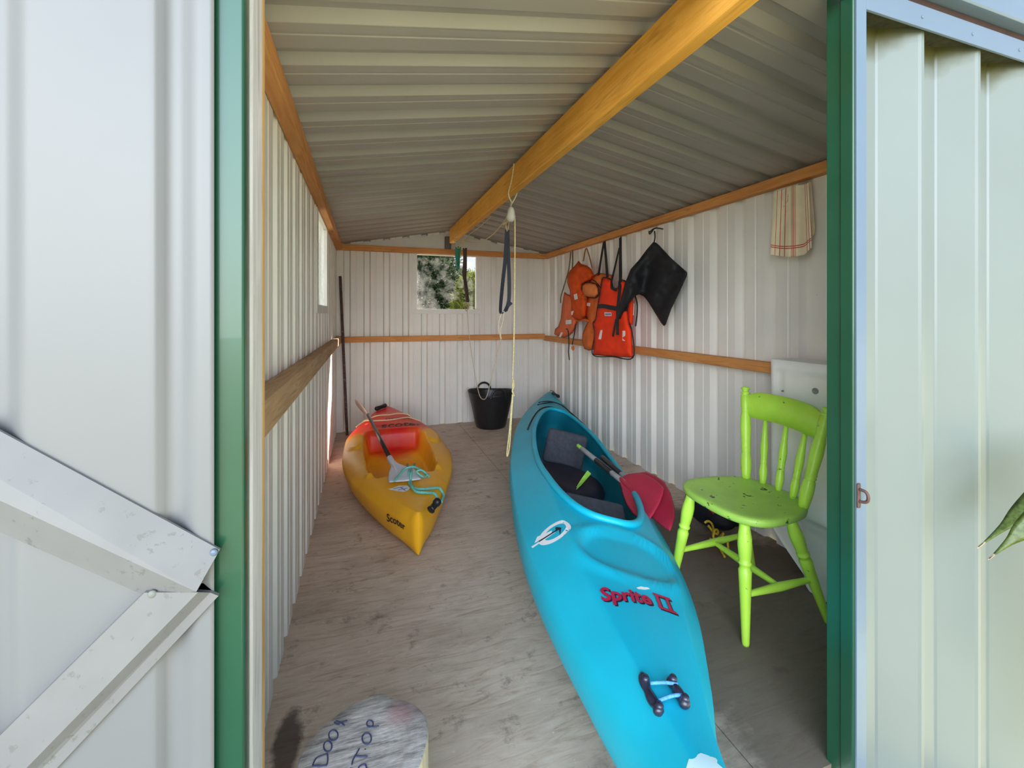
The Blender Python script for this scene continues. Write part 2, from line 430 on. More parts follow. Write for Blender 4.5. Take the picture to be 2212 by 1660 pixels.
for x in (1.40, 1.62, 1.85): k.lathe((x, YF-.0085, 1.958), (x, YF-.0125, 1.958), [(0, .005), (.6, .0045), (1, .002)], 10)
o = tag(k.build('trim_3', M_CAP, bevel=.001), kind='structure')
tag(M().box((1.149, YF+.0, 1.991), (XR+.05, YF+.045, 2.016)).build('soffit_shade_strip', M_GAP), kind='structure')
k = M()                                      # gable capping over the head
k.prism([(XL-.12, YF-.03, 2.018), (XL-.12, YF-.034, 2.022), (XL-.12, YF-.034, 2.20), (XL-.12, YF+.04, 2.20), (XL-.12, YF+.04, 2.018)], (XR+.24-XL, 0, 0))
tag(k.build('trim_5', M_CAP, bevel=.001), kind='structure')
k = M()                                      # timber stud inside the left jamb
k.box((-.225, YF+.057, -.02), (-.1745, YF+.128, 1.90), 0)
k.box((-.225, YF+.128, -.02), (-.1745, YF+.153, 1.90), 1)
o = k.build('door_stud', [M_STUD, M_STUDEDGE], bevel=.004)
tag(o, 'weathered grey upright timber stud lining the left side of the doorway', 'timber stud')

# ---- the open door leaf, its inner side towards us
d = empty('door_1'); tag(d, kind='structure')
YD = .738
prD = []
for x0 in (-1.40, -1.21, -1.02, -.83, -.64, -.45, -.26):
    prD += [(x0-.034, 0), (x0-.029, 0), (x0-.022, 0), (x0-.018, .001), (x0-.011, .009), (x0-.006, .012), (x0+.004, .0125), (x0+.012, .010), (x0+.020, .005), (x0+.028, .0012), (x0+.034, 0), (x0+.040, 0), (x0+.045, 0)]
k = M(); q = clip_profile(prD, -1.36, -.2085)
k.grid([[(t, YD+h, z) for t, h in q] for z in (-.02, -.01, -.005, 1.915, 1.92, 1.93)], 0, True)
o = k.build('panel', M_LEAF, d, fix=False); s = o.modifiers.new('gauge', 'SOLIDIFY'); s.thickness = .0015; s.offset = 0
def brace(rows, name, ext=4.2):
    """pressed brace: rows of (pixel at the far left, pixel at the hinge end, y); drawn out to the leaf's free edge"""
    L = []; R = []
    for (p, r, y) in rows:
        a, b_ = at(*p, Y=y), at(*r, Y=y); L.append(b_+(a-b_)*ext); R.append(b_)
    k = M(); n = len(L); L += [Vector((p.x, YD-.001, p.z)) for p in L[::-1]]; R += [Vector((p.x, YD-.001, p.z)) for p in R[::-1]]
    k.grid([L, R], 0, False, closed=True); k.add(L, [tuple(range(2*n))]); k.add(R, [tuple(range(2*n))])
    return k.build(name, M_BRACE, d)
b1 = brace([((0, 932), (475, 1188), .733), ((0, 1082), (424, 1279), .712), ((0, 1150), (312, 1287), .732)], 'upper_brace')
b2 = brace([((0, 1590), (312, 1281), .722), ((61, 1656), (428, 1280), .716), ((96, 1656), (454, 1281), .731), ((127, 1656), (472, 1288), .731)], 'lower_brace', 4.6)
p = at(462, 1194, Y=.7305); k = M().lathe(p, p+Vector((0, -.003, 0)), [(0, .0055), (.5, .005), (1, .003)], 12); k.build('rivet', M_CAP, b1)
p = at(329, 1284, Y=.722); k = M().lathe(p, p+Vector((0, -.003, 0)), [(0, .006), (.5, .005), (1, .003)], 12); k.build('rivet', mat('old_rivet', (.2, .21, .19), .5), b2)

# ---- framing timber
def beamlike(name, lo, hi, m, label, cat, group=None, bev=.004):
    return tag(M().box(lo, hi).build(name, m, bevel=bev), label, cat, group)
beamlike('ridge_beam', (.807, YF-.018, 1.885), (.853, 4.36, 2.03), M_BEAM, 'thick yellow pine beam running under the middle of the roof', 'beam', bev=.006)
G = 'plates along the wall tops'
beamlike('wall_plate', (XL+.002, YF+.16, PL-.062), (XL+.05, YB-.05, PL+.005), M_PLATE, 'pine plate along the top of the left wall, above its window', 'timber plate', G)
beamlike('wall_plate', (XR-.05, YF+.06, PL-.052), (XR-.002, YB-.002, PL), M_PLATE, 'pine plate along the top of the right wall, above the life jackets', 'timber plate', G)
beamlike('wall_plate', (XL+.002, YB-.05, PL-.055), (XR-.051, YB-.002, PL), M_PLATEX, 'pine plate across the back wall over its window', 'timber plate', G)
G = 'rails at mid height of the walls'
k = M(); lo0, lo1 = at(573.5, 843, X=XL+.065), at(732, 735, X=XL+.05)
z0 = .985; z1 = .955
k.add([(XL+.002, .92, z0), (XL+.066, .92, z0), (XL+.066, .92, z0-.085), (XL+.002, .92, z0-.085), (XL+.002, YB-.051, z1), (XL+.05, YB-.051, z1), (XL+.05, YB-.051, z1-.065), (XL+.002, YB-.051, z1-.065)],
      [(0,1,2,3),(7,6,5,4),(0,4,5,1),(1,5,6,2),(2,6,7,3),(3,7,4,0)])
tag(k.build('wall_rail', M_RAILL, bevel=.008), 'grey-brown rounded timber rail along the left wall', 'timber rail', G)
beamlike('wall_rail', (XR-.05, YF+.06, .868), (XR-.002, YB-.002, .923), M_PLATE, 'pine rail along the right wall behind the life jackets', 'timber rail', G)
beamlike('wall_rail', (XL+.002, YB-.05, .888), (XR-.051, YB-.002, .944), M_PLATEX, 'pine rail across the back wall under its window', 'timber rail', G)
beamlike('gable_prop', (.80, YB-.05, PL+.001), (.862, YB-.004, 1.99), wood('old_prop', (.13, .12, .11), (.2, .18, .16), 2), 'short dark timber prop on the back plate behind the beam end', 'timber prop')
# back gable lining, flat sheet over the plate
k = M().prism([(XL+.05, YB-.004, PL), (XR-.05, YB-.004, PL), (RX, YB-.004, RZ-.012)], (0, .003, 0))
tag(k.build('trim_6', mat('gable_sheet', (.7, .67, .63), .5, .06, 4)), kind='structure')

# ---- windows
def dirty_glass(name, rim, seed):
    m = bpy.data.materials.new(name); m.use_nodes = True; nt = m.node_tree; nt.nodes.clear()
    out = nt.nodes.new('ShaderNodeOutputMaterial'); tr = N(nt, 'ShaderNodeBsdfTransparent'); gl = N(nt, 'ShaderNodeBsdfGlossy', Roughness=.03)
    lw = N(nt, 'ShaderNodeLayerWeight', Blend=.12); m1 = nt.nodes.new('ShaderNodeMixShader')
    nt.links.new(lw.outputs['Fresnel'], m1.inputs[0]); nt.links.new(tr.outputs[0], m1.inputs[1]); nt.links.new(gl.outputs[0], m1.inputs[2])
    tl = N(nt, 'ShaderNodeBsdfTranslucent', Color=(.95, .93, .9, 1)); df = N(nt, 'ShaderNodeBsdfDiffuse', Color=(.8, .79, .77, 1)); m0 = nt.nodes.new('ShaderNodeMixShader'); m0.inputs[0].default_value = .3
    nt.links.new(tl.outputs[0], m0.inputs[1]); nt.links.new(df.outputs[0], m0.inputs[2])
    m2 = nt.nodes.new('ShaderNodeMixShader'); mp = coords(nt, loc=(seed, 0, 0)); nz = N(nt, 'ShaderNodeTexNoise', Scale=5, Detail=8, Roughness=.7); nt.links.new(mp.outputs[0], nz.inputs['Vector'])
    nt.links.new(ramp(nt, nz.outputs[0], rim).outputs[0], m2.inputs[0])
    nt.links.new(m1.outputs[0], m2.inputs[1]); nt.links.new(m0.outputs[0], m2.inputs[2]); nt.links.new(m2.outputs[0], out.inputs[0])
    return m
def frame(name, lo0, hi0, lo1, hi1, place, parent, m, th):
    """flat rectangular frame; lo0..hi0 outer, lo1..hi1 opening; place(a, z, depth)"""
    k = M()
    for (a0, z0, a1, z1) in ((lo0[0], lo0[1], hi0[0], lo1[1]), (lo0[0], hi1[1], hi0[0], hi0[1]), (lo0[0], lo1[1], lo1[0], hi1[1]), (hi1[0], lo1[1], hi0[0], hi1[1])):
        vs = [place(a, z, dd) for dd in (0, th) for a, z in ((a0, z0), (a1, z0), (a1, z1), (a0, z1))]
        k.add(vs, [(0,1,2,3),(7,6,5,4),(0,4,5,1),(1,5,6,2),(2,6,7,3),(3,7,4,0)])
    return k.build(name, m, parent, bevel=.002)
w = empty('window_1', (.83, YB, 1.2)); tag(w, kind='structure')
pl = lambda a, z, dd: Vector((a, YB-.006+dd, z))-Vector((.83, YB, 1.2))
frame('window_frame', (.452, 1.172), (1.206, 1.80), (.512, 1.222), (1.144, 1.792), pl, w, M_FRAME, .05)
k = M().add([pl(a, z, dd) for dd in (.022, .026) for a, z in ((.51, 1.22), (1.146, 1.22), (1.146, 1.794), (.51, 1.794))], [(0,1,2,3),(7,6,5,4),(0,4,5,1),(1,5,6,2),(2,6,7,3),(3,7,4,0)])
k.build('pane', dirty_glass('back_pane', [(.46, .0), (.75, .10)], 2.), w)
w = empty('window_2', (XL, 3.13, 1.2)); tag(w, kind='structure')
pl2 = lambda a, z, dd: Vector((XL+.006-dd, a, z))-Vector((XL, 3.13, 1.2))
frame('window_frame', (2.74, 1.175), (3.52, 1.793), (2.82, 1.227), (3.44, 1.785), pl2, w, M_FRAME, .05)
k = M().add([pl2(a, z, dd) for dd in (.022, .026) for a, z in ((2.815, 1.222), (3.445, 1.222), (3.445, 1.79), (2.815, 1.79))], [(0,1,2,3),(7,6,5,4),(0,4,5,1),(1,5,6,2),(2,6,7,3),(3,7,4,0)])
k.build('pane', dirty_glass('side_pane', [(.4, .25), (.7, .6)], 5.), w)
# ------------------------------------------------------------------ the big blue kayak
M_TEAL = mat('teal_plastic', (.006, .43, .60), .42, .07, 4, spec=.35, dirt=(.12, .40, .47), dthr=.74, dscale=30)
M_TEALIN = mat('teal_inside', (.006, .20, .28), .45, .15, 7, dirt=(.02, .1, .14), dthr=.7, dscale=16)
M_BLACKP = mat('black_plastic', (.012, .012, .016), .35, .2, 20)
M_NAVYP = mat('navy_plastic', (.02, .022, .05), .25, .25, 30, spec=.7)
M_FOAM = mat('grey_foam', (.048, .052, .068), .9, .2, 40, bumpy=.5, bscale=140)
M_FOAMB = mat('dark_foam', (.012, .014, .028), .55, .3, 14, bumpy=.3, bscale=60)
M_CORDB = mat('black_cord', (.012, .012, .014), .8, .2, 60)
M_LIME = mat('lime_strap', (.40, .80, .10), .6, .12, 30)
M_GREYT = mat('grey_tube', (.42, .43, .45), .4, .1, 20)
M_WHITE = mat('white_vinyl', (.80, .80, .82), .45, .05, 20)

K0 = 2.6                                     # camera-side distance of the kayak's own origin
kay = empty('kayak', (0, 0, 0), (0, math.radians(14), -(YAW+.010)),
            'large teal blue kayak with an open cockpit lying across the floor on the right', 'kayak')
hwT = [(.56, .004), (.62, .016), (.74, .042), (.88, .075), (1.1, .162), (1.43, .270), (1.64, .312), (2.0, .352), (2.5, .374), (3.0, .360), (3.45, .315), (3.75, .265), (4.15, .175), (4.45, .088), (4.60, .035), (4.66, .004)]
zcT = [(.56, .325), (.9, .315), (1.2, .325), (1.7, .345), (2.4, .325), (3.2, .315), (3.9, .305), (4.66, .315)]
zsT = [(.56, .30), (.9, .245), (1.3, .215), (2.4, .205), (3.4, .215), (4.2, .25), (4.66, .30)]
zbT = [(.56, .20), (.75, .09), (1.1, .03), (1.7, .0), (3.4, .0), (4.1, .03), (4.5, .10), (4.66, .2)]
def kdeck(x, d):
    hw = stab(hwT, d); t = min(1., abs(x)/max(hw, 1e-4)); zc, zs = stab(zcT, d), stab(zsT, d)
    g = 1-.16*(t/.62)**2 if t < .62 else .84*(1-((t-.62)/.38)**1.04)
    z = zs+(zc-zs)*g
    e = math.hypot((x-.02)/.185, (d-1.475)/.135)       # dished oval on the fore deck
    z += .010*S(1.28, 1.05, e)*S(.78, .95, e)-.010*S(1.0, .84, e)
    return z
YM, HL = (.56+4.66)/2, (4.66-.56)/2
CY, CL = 2.715, 1.05                          # cockpit middle and half length
def cockpit(ph):
    cs, sn = math.cos(ph), math.sin(ph)
    y = CY-CL*cs
    w = .262*abs(sn)**.72
    w *= tab([(1.7, 1.0), (2.3, 1.0), (3.0, .93), (3.8, .72)], y)
    return math.copysign(w, sn), y
NP = 184
PH = [2*math.pi*(i+.5)/NP for i in range(NP)]
def outer(ph):
    y = YM-HL*math.cos(ph); return math.copysign(stab(hwT, y), math.sin(ph)), y
inn = [cockpit(p) for p in PH]; out_ = [outer(p) for p in PH]
rows = []
for a in range(1, 9):                         # hull, from keel up to the sheer
    ang = math.pi/2*(1-a/8.)
    r = []
    for x, y in out_:
        zs, zb = stab(zsT, y), stab(zbT, y)
        r.append((x*(math.cos(ang)**tab([(.56, 1.3), (1.2, 1.05), (2.0, .72), (3.4, .72), (4.4, 1.2)], y)), y-K0, zb+(zs-zb)*(1-math.sin(ang)**.75)))
    rows.append(r)
keel = [(0, y-K0, stab(zbT, y)) for x, y in out_]
rows.insert(0, keel)
ND = 44
for k_ in range(ND, -1, -1):
    s_ = k_/ND
    s_ = s_**.9
    if k_ == ND: continue
    rows.append([(lerp(a[0], b[0], s_), lerp(a[1], b[1], s_)-K0, kdeck(lerp(a[0], b[0], s_), lerp(a[1], b[1], s_))) for a, b in zip(inn, out_)])
mesh = M(); mesh.grid(rows, 0, True, closed=True)
lin = [[(a[0], a[1]-K0, kdeck(*a)) for a in inn]]                     # liner of the cockpit
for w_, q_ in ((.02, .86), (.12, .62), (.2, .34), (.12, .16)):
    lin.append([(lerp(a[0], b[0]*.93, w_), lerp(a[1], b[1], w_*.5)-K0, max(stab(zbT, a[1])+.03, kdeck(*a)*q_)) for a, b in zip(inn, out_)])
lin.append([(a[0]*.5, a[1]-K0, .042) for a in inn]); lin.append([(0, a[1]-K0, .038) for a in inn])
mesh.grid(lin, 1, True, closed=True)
R3 = Matrix.Rotation(-(YAW+.010), 4, 'Z') @ Matrix.Rotation(math.radians(14), 4, 'Y')
lift = -min((R3 @ Vector(p)).z for p in mesh.v)
RC = .308
kay.location = (RC*CA+K0*SA, -RC*SA+K0*CA, lift+.001)
hull = mesh.build('hull', [M_TEAL, M_TEALIN], kay, fix=False)
KM = Matrix.Translation(kay.location) @ R3; KI = KM.inverted()
def kp(x, d, lift_=0.): return Vector((x, d-K0, kdeck(x, d)+lift_))
mesh = M(); mesh.tube([Vector((x, y-K0, kdeck(x, y)+.006)) for x, y in inn], .0155, 8, closed=True, curve=False); mesh.build('coaming', M_TEAL, kay)
mesh = M()                                     # dark groove of the rim along the far side
mesh.tube([kp(x*1.10+math.copysign(.012, x), 2.78+(y-2.745)*1.05, .002) for (x, y), p in zip(inn, PH) if .55*math.pi < p < 1.42*math.pi], .006, 6, curve=False); mesh.build('rim_seal', M_CORDB, kay)
# cockpit furniture
mesh = M().rbox((-.14, -.03, -.115), (.14, .03, .115), .028, 3)
o = mesh.build('backrest', M_FOAM, kay); o.location = (.0, 2.98-K0, .215); o.rotation_euler = (math.radians(-14), 0, 0)
mesh = M()
mesh.lathe((0, 0, 0), (0, 0, .10), [(0, .20), (.3, .215), (.7, .215), (.9, .20), (1., .16), (.93, .1), (.9, .01)], 28)
o = mesh.build('seat', M_FOAMB, kay); o.location = (.01, 2.66-K0, .045); o.scale = (1.05, 1.2, 1)
mesh = M().rbox((-.15, -.10, -.035), (.15, .10, .035), .02, 3)
o = mesh.build('footrest_block', M_FOAM, kay); o.location = (.03, 2.0-K0, .20); o.rotation_euler = (math.radians(28), 0, math.radians(4))
mesh = M().rbox((-.15, -.035, -.04), (.15, .035, .03), .012, 2)
o = mesh.build('footrest_base', M_FOAMB, kay); o.location = (.03, 1.95-K0, .13)
mesh = M().lathe((-.165, 2.36-K0, .09), (-.155, 2.1-K0, .15), [(0, .011), (1, .011)], 12); mesh.build('foot_brace', M_GREYT, kay)
mesh = M().ribbon([(.12, 2.66-K0, .20), (.06, 2.55-K0, .16), (0., 2.44-K0, .115), (-.04, 2.34-K0, .105), (-.10, 2.27-K0, .085)], .028, .003, lambda t: Vector((math.cos(2.5*t), .5, math.sin(2.5*t)))); mesh.build('strap', M_LIME, kay)
for q in ((-.09, 1.865), (-.02, 1.845)):
    mesh = M().lathe((q[0], q[1]-K0+.0, .20), (q[0]+.11, q[1]-K0-.01, .2), [(0, .003), (1, .003)], 8); mesh.build('white_rod', M_WHITE, kay)
# stern lines, toggle
mesh = M()
a_ = [kp(-.15, 4.02, .006), kp(-.05, 4.06, .01), kp(.06, 4.04, .01), kp(.12, 3.85, .008), kp(.20, 3.6, .006), kp(.235, 3.42, .006)]
mesh.tube(a_, .005, 6); mesh.tube([kp(-.165, 3.9, .006), kp(-.06, 4.0, .01), kp(-.02, 4.03, .012)], .005, 6)
mesh.build('deck_cord', M_CORDB, kay)
mesh = M().lathe(kp(.015, 4.50, .02), kp(.07, 4.38, .025), [(0, .013), (.1, .018), (.5, .012), (.9, .018), (1, .013)], 12)
mesh.tube([kp(0, 4.62, .012), kp(0.02, 4.55, .03), kp(.04, 4.45, .03)], .004, 6)
mesh.build('toggle_handle', M_BLACKP, kay)
# bow cleats with blue cord
def kd(px, py, up=.0):
    """deck point of the kayak under a pixel of the photo"""
    D = 1.0
    for _ in range(30):
        p = KI @ at(px, py, D=D)
        D += ((p.z-up)-kdeck(p.x, p.y+K0))*.55*D
    w_ = stab(hwT, p.y+K0)*.93
    return max(-w_, min(w_, p.x)), p.y+K0
def cleat(name, px):
    pts = [kd(*p) for p in px]
    m_ = M(); n = len(pts)
    for i in range(n-1):
        pass
    P = [kp(x, d, .009) for x, d in pts]
    sp_ = spline(P, 5); nn = len(sp_)
    rad = [(.0085+.0032*abs(math.sin(3*math.pi*i/(nn-1))))*S(-.12, .14, i/(nn-1))*S(1.12, .86, i/(nn-1)) for i in range(nn)]
    m_.tube(sp_, rad, 12, curve=False)
    for q in (.22, .8):
        c_ = sp_[int(q*(nn-1))]; m_.lathe(c_+Vector((0, 0, .004)), c_+Vector((0, 0, .016)), [(0, .0095), (.7, .0085), (1, .006)], 12)
    return m_.build(name, M_NAVYP, kay)
cleat('cleat', [(1384, 1462), (1392, 1490), (1406, 1520), (1418, 1540), (1423, 1556)])
cleat('cleat', [(1440, 1474), (1452, 1487), (1464, 1508), (1474, 1524), (1480, 1538)])
mesh = M()
for a_, b_ in (((1402, 1488), (1460, 1494)), ((1420, 1526), (1478, 1518))):
    A, B = kd(*a_), kd(*b_); mesh.tube([kp(*A, .012), kp((A[0]+B[0])/2, (A[1]+B[1])/2, .014), kp(*B, .016)], .0036, 8)
mesh.build('bow_cord', mat('blue_cord', (.10, .35, .80), .7, .35, 160), kay)
# bow patch, lettering, round emblem: thin vinyl on the deck
def decal(name, shapes, m, parent, place, up):
    mm = M()
    for v, f in shapes: mm.add([place(x, y, up) for x, y, *_ in v], f)
    return mm.build(name, m, parent, fix=False)
pa = [kd(*p) for p in ((1478, 1630), (1490, 1627), (1508, 1627), (1526, 1634), (1545, 1643), (1548, 1656), (1546, 1672), (1520, 1668), (1490, 1655), (1476, 1644))]
pa = [(-.046, .795), (-.036, .808), (-.012, .816), (.016, .814), (.038, .806), (.045, .79), (.040, .765), (.030, .745), (.0, .752), (-.028, .762), (-.042, .778)]
cx = sum(p[0] for p in pa)/len(pa); cd = sum(p[1] for p in pa)/len(pa)
mm = M(); rings_ = [[kp(lerp(cx, x, s_), lerp(cd, d_, s_), .0012) for x, d_ in pa] for s_ in (.02, .35, .7, 1)]
mm.grid(rings_, 0, True, closed=True); mm.build('bow_patch', mat('pale_patch', (.62, .86, .92), .4, .05, 9), kay)
def along(p0, p1, hgt):
    """lettering frame on the deck between two pixels: x runs from p0 to p1, y upwards (away from us)"""
    A, B = Vector(kd(*p0)), Vector(kd(*p1)); e = (B-A); L = e.length; e = e/L; u = Vector((-e.y, e.x))
    c_ = (A+B)/2
    return L, lambda x, y, up: kp(*(c_+e*x+u*y), up)
L, pl_ = along((1290, 1288), (1452, 1312), .05)
v, f = word('Sprite I I', .085, .16, .0028)
q_ = [p for p in v if p[0] > max(p_[0] for p_ in v)-.062]; xa, xb = min(p[0] for p in q_)-.008, max(p[0] for p in q_)+.010
ya, yb = min(p[1] for p in q_), max(p[1] for p in q_)
for y_, dx_ in ((ya, -.004), (yb, .002)):           # bars of the Roman numeral
    n_ = len(v); v += [(xa+dx_, y_-.006, 0), (xb+dx_, y_-.006, 0), (xb+dx_, y_+.006, 0), (xa+dx_, y_+.006, 0)]; f.append([n_, n_+1, n_+2, n_+3])
w_ = max(p[0] for p in v)-min(p[0] for p in v); sc_ = L/w_
big = lambda q, dx, dy: [(p[0]*sc_+dx, p[1]*sc_*1.15+dy) for p in q]
decal('lettering', [(big(v, .004, -.004), f)], mat('letter_shadow', (.015, .01, .03), .5), kay, pl_, .0012)
decal('lettering', [(big(v, 0, 0), f)], mat('letter_red', (.42, .012, .06), .5, .15, 60), kay, pl_, .0022)
L, pl_ = along((1166, 1150), (1222, 1150), .05)
ring = []; n = 40
r0, r1 = .30*L, .46*L
vs_ = []; fs_ = []
for i in range(n+1):
    a = math.radians(-115+325*i/n)-.2
    for r_ in (r0, r1): vs_.append((.10*L+r_*1.02*math.cos(a), r_*1.0*math.sin(a)))
for i in range(n): fs_.append([2*i, 2*i+1, 2*i+3, 2*i+2])
tail = ([(-.42*L, -.18*L), (-.30*L, -.40*L), (.02*L, -.06*L), (-.06*L, .04*L)], [[0, 1, 2, 3]])
tail2 = ([(-.30*L, -.52*L), (-.20*L, -.56*L), (.14*L, -.02*L), (.08*L, .02*L)], [[0, 1, 2, 3]])
fig = ([(-.20*L, -.33*L), (-.15*L, -.37*L), (.18*L, .06*L), (.42*L, -.14*L), (.2*L, .14*L), (-.05*L, .16*L), (.08*L, .04*L)], [[0, 1, 2, 6], [2, 3, 4], [2, 4, 5, 6]])
decal('emblem', [(vs_, fs_), tail, tail2], M_WHITE, kay, pl_, .0012)
decal('emblem', [fig], mat('emblem_dark', (.01, .015, .03), .5), kay, pl_, .0020)
# scuffs on the fore deck: worn pale mark by the oval
pa = [kd(*p) for p in ((1374, 1271), (1385, 1268), (1400, 1271), (1404, 1274), (1392, 1276), (1378, 1274))]
decal('scuff', [(pa, [list(range(len(pa)))])], M_WHITE, kay, lambda x, y, up: kp(x, y, up), .0015)

# ------------------------------------------------------------------ two half paddles with red blades
M_RED = mat('red_blade', (.42, .022, .055), .45, .12, 12, dirt=(.55, .12, .15), dthr=.70, dscale=45)
M_REDB = mat('red_blade_edge', (.55, .06, .09), .5, .1, 30)
def blade_paddle(label, group, shaft, outline, plane, T, shaft_m, r=.0145):
    """shaft points, blade outline in pixels set on the slanted plane z = plane(px, py)"""
    root = empty('kayak_paddle', shaft[0], (0, 0, 0), label, 'paddle', group); o0 = Vector(shaft[0])
    m_ = M(); fn = lambda x, y, h: plane(x, y)-o0+Vector((0, 0, h))
    puff(m_, outline, fn, T, 9, 2.4, back=.8)
    m_.build('blade', M_RED, root)
    # mid rib of the blade
    m_ = M(); pts = [Vector(p)-o0 for p in shaft]
    m_.tube(pts[:-1], r, 12, curve=False); m_.build('shaft', shaft_m[0], root)
    return root, pts
pA = lambda x, y: at(x, y, Z=.30-.0009*(y-1030)+.0007*(x-1340))
pB = lambda x, y: at(x, y, Z=.275-.0009*(y-1030)+.0006*(x-1340))
sA = [at(1262, 974, D=2.72), at(1280, 990, D=2.62), at(1302, 1007, D=2.49), at(1337, 1034, D=2.29)]
end = pA(1344, 1040); sA[-1] = end
dirA = (sA[0]-end).normalized()
sA = [end+dirA*t for t in (.62, .42, .18, 0)]
g = 'red bladed paddles in the teal kayak'
def paddle(label, base, tip_dir, outline, plane, parts):
    root = empty('kayak_paddle', base, (0, 0, 0), label, 'paddle', g); o0 = Vector(base)
    m_ = M(); puff(m_, outline, lambda x, y, h: plane(x, y)-o0+Vector((0, 0, h)), .007, 9, 2.2, back=.8); m_.build('blade', M_RED, root)
    m_ = M(); c0, c1 = parts['spine']; P = [plane(lerp(c0[0], c1[0], t), lerp(c0[1], c1[1], t))-o0+Vector((0, 0, .004)) for t in (0, .3, .6, 1)]
    m_.tube([P[0], P[1], P[2], P[3]], [.013, .012, .010, .008, .006, .004, .003], 10); m_.build('blade_spine', M_RED, root)
    for nm, t0, t1, r_, mm_ in parts['shaft']:
        m_ = M().lathe(tip_dir*t0, tip_dir*t1, [(0, r_*.94), (.02, r_), (.98, r_), (1, r_*.94)], 14); m_.build(nm, mm_, root)
    return root
M_SHAFT = mat('grey_shaft', (.33, .33, .34), .45, .12, 30)
M_DARKSH = mat('dark_shaft', (.03, .028, .03), .4, .2, 30)
paddle('front one of two red paddle blades resting on the teal kayak cockpit edge', end, dirA,
       [(1338, 1034), (1346, 1029), (1358, 1024), (1374, 1022), (1392, 1025), (1412, 1035), (1427, 1047), (1435, 1057), (1432, 1070), (1424, 1090), (1412, 1111), (1401, 1126), (1394, 1130), (1384, 1126), (1366, 1110), (1352, 1090), (1344, 1068), (1341, 1052), (1336, 1042)],
       pA, {'spine': ((1341, 1038), (1392, 1088)), 'shaft': [('shaft', -.02, .11, .0150, M_SHAFT), ('ferrule', .11, .30, .0165, M_DARKSH), ('grip', .30, .50, .0150, M_SHAFT), ('tip_cap', .50, .56, .012, M_LIME)]})
endB = pB(1352, 1034); dirB = (dirA+Vector((.10, .02, -.03))).normalized()
paddle('rear one of two red paddle blades, half hidden by the other', endB, dirB,
       [(1350, 1030), (1372, 1022), (1396, 1020), (1416, 1028), (1436, 1042), (1449, 1066), (1457, 1096), (1458, 1118), (1452, 1140), (1447, 1148), (1436, 1142), (1416, 1126), (1392, 1106), (1370, 1084), (1356, 1056)],
       pB, {'spine': ((1354, 1034), (1412, 1090)), 'shaft': [('shaft', -.02, .06, .0150, M_SHAFT), ('ferrule', .06, .34, .0150, M_DARKSH)]})
# ------------------------------------------------------------------ the small yellow and red kayak
m, nt, b, out = nodes('yellow_red_plastic')
tc = nt.nodes.new('ShaderNodeTexCoord'); sp = nt.nodes.new('ShaderNodeSeparateXYZ'); nt.links.new(tc.outputs['Object'], sp.inputs[0])
nz = N(nt, 'ShaderNodeTexNoise', Scale=5, Detail=3); nt.links.new(tc.outputs['Object'], nz.inputs['Vector'])
# colour runs along the length, later on the flanks than in the middle (moulded in the plastic)
ab = N(nt, 'ShaderNodeMath', operation='ABSOLUTE'); nt.links.new(sp.outputs['X'], ab.inputs[0])
m1 = N(nt, 'ShaderNodeMath', operation='MULTIPLY_ADD'); nt.links.new(ab.outputs[0], m1.inputs[0]); m1.inputs[1].default_value = -.75; nt.links.new(sp.outputs['Y'], m1.inputs[2])
m2 = N(nt, 'ShaderNodeMath', operation='MULTIPLY_ADD'); nt.links.new(nz.outputs[0], m2.inputs[0]); m2.inputs[1].default_value = .12; nt.links.new(m1.outputs[0], m2.inputs[2])
mr = nt.nodes.new('ShaderNodeMapRange'); nt.links.new(m2.outputs[0], mr.inputs[0]); mr.inputs[1].default_value = -.3; mr.inputs[2].default_value = .7
c = ramp(nt, mr.outputs[0], [(.0, (.86, .41, .014)), (.36, (.90, .44, .014)), (.45, (.92, .34, .014)), (.545, (.85, .07, .014)), (.66, (.74, .020, .016))]).outputs[0]
n2 = N(nt, 'ShaderNodeTexNoise', Scale=9, Detail=6); nt.links.new(tc.outputs['Object'], n2.inputs['Vector'])
c = mixc(nt, ramp(nt, n2.outputs[0], [(.5, 0), (.8, .35)]).outputs[0], c, (.60, .25, .03))
nt.links.new(c, b.inputs['Base Color']); b.inputs['Roughness'].default_value = .38; b.inputs['Specular IOR Level'].default_value = .35
M_YR = m
YK = Vector((.215, 3.2, 0))
yk = empty('kayak', YK, (0, 0, math.radians(1.5)), 'small yellow and red sit-on-top kayak lying beside the left wall', 'kayak')
hwY = [(-1.075, .004), (-1.072, .014), (-1.062, .026), (-1.035, .044), (-.97, .085), (-.8, .165), (-.6, .245), (-.35, .325), (-.05, .364), (.3, .350), (.6, .290), (.85, .205), (1.05, .110), (1.13, .05), (1.16, .008)]
hdY = [(-1.1, .215), (-.8, .212), (-.55, .222), (-.3, .232), (.1, .240), (.32, .262), (.6, .272), (1.16, .288)]
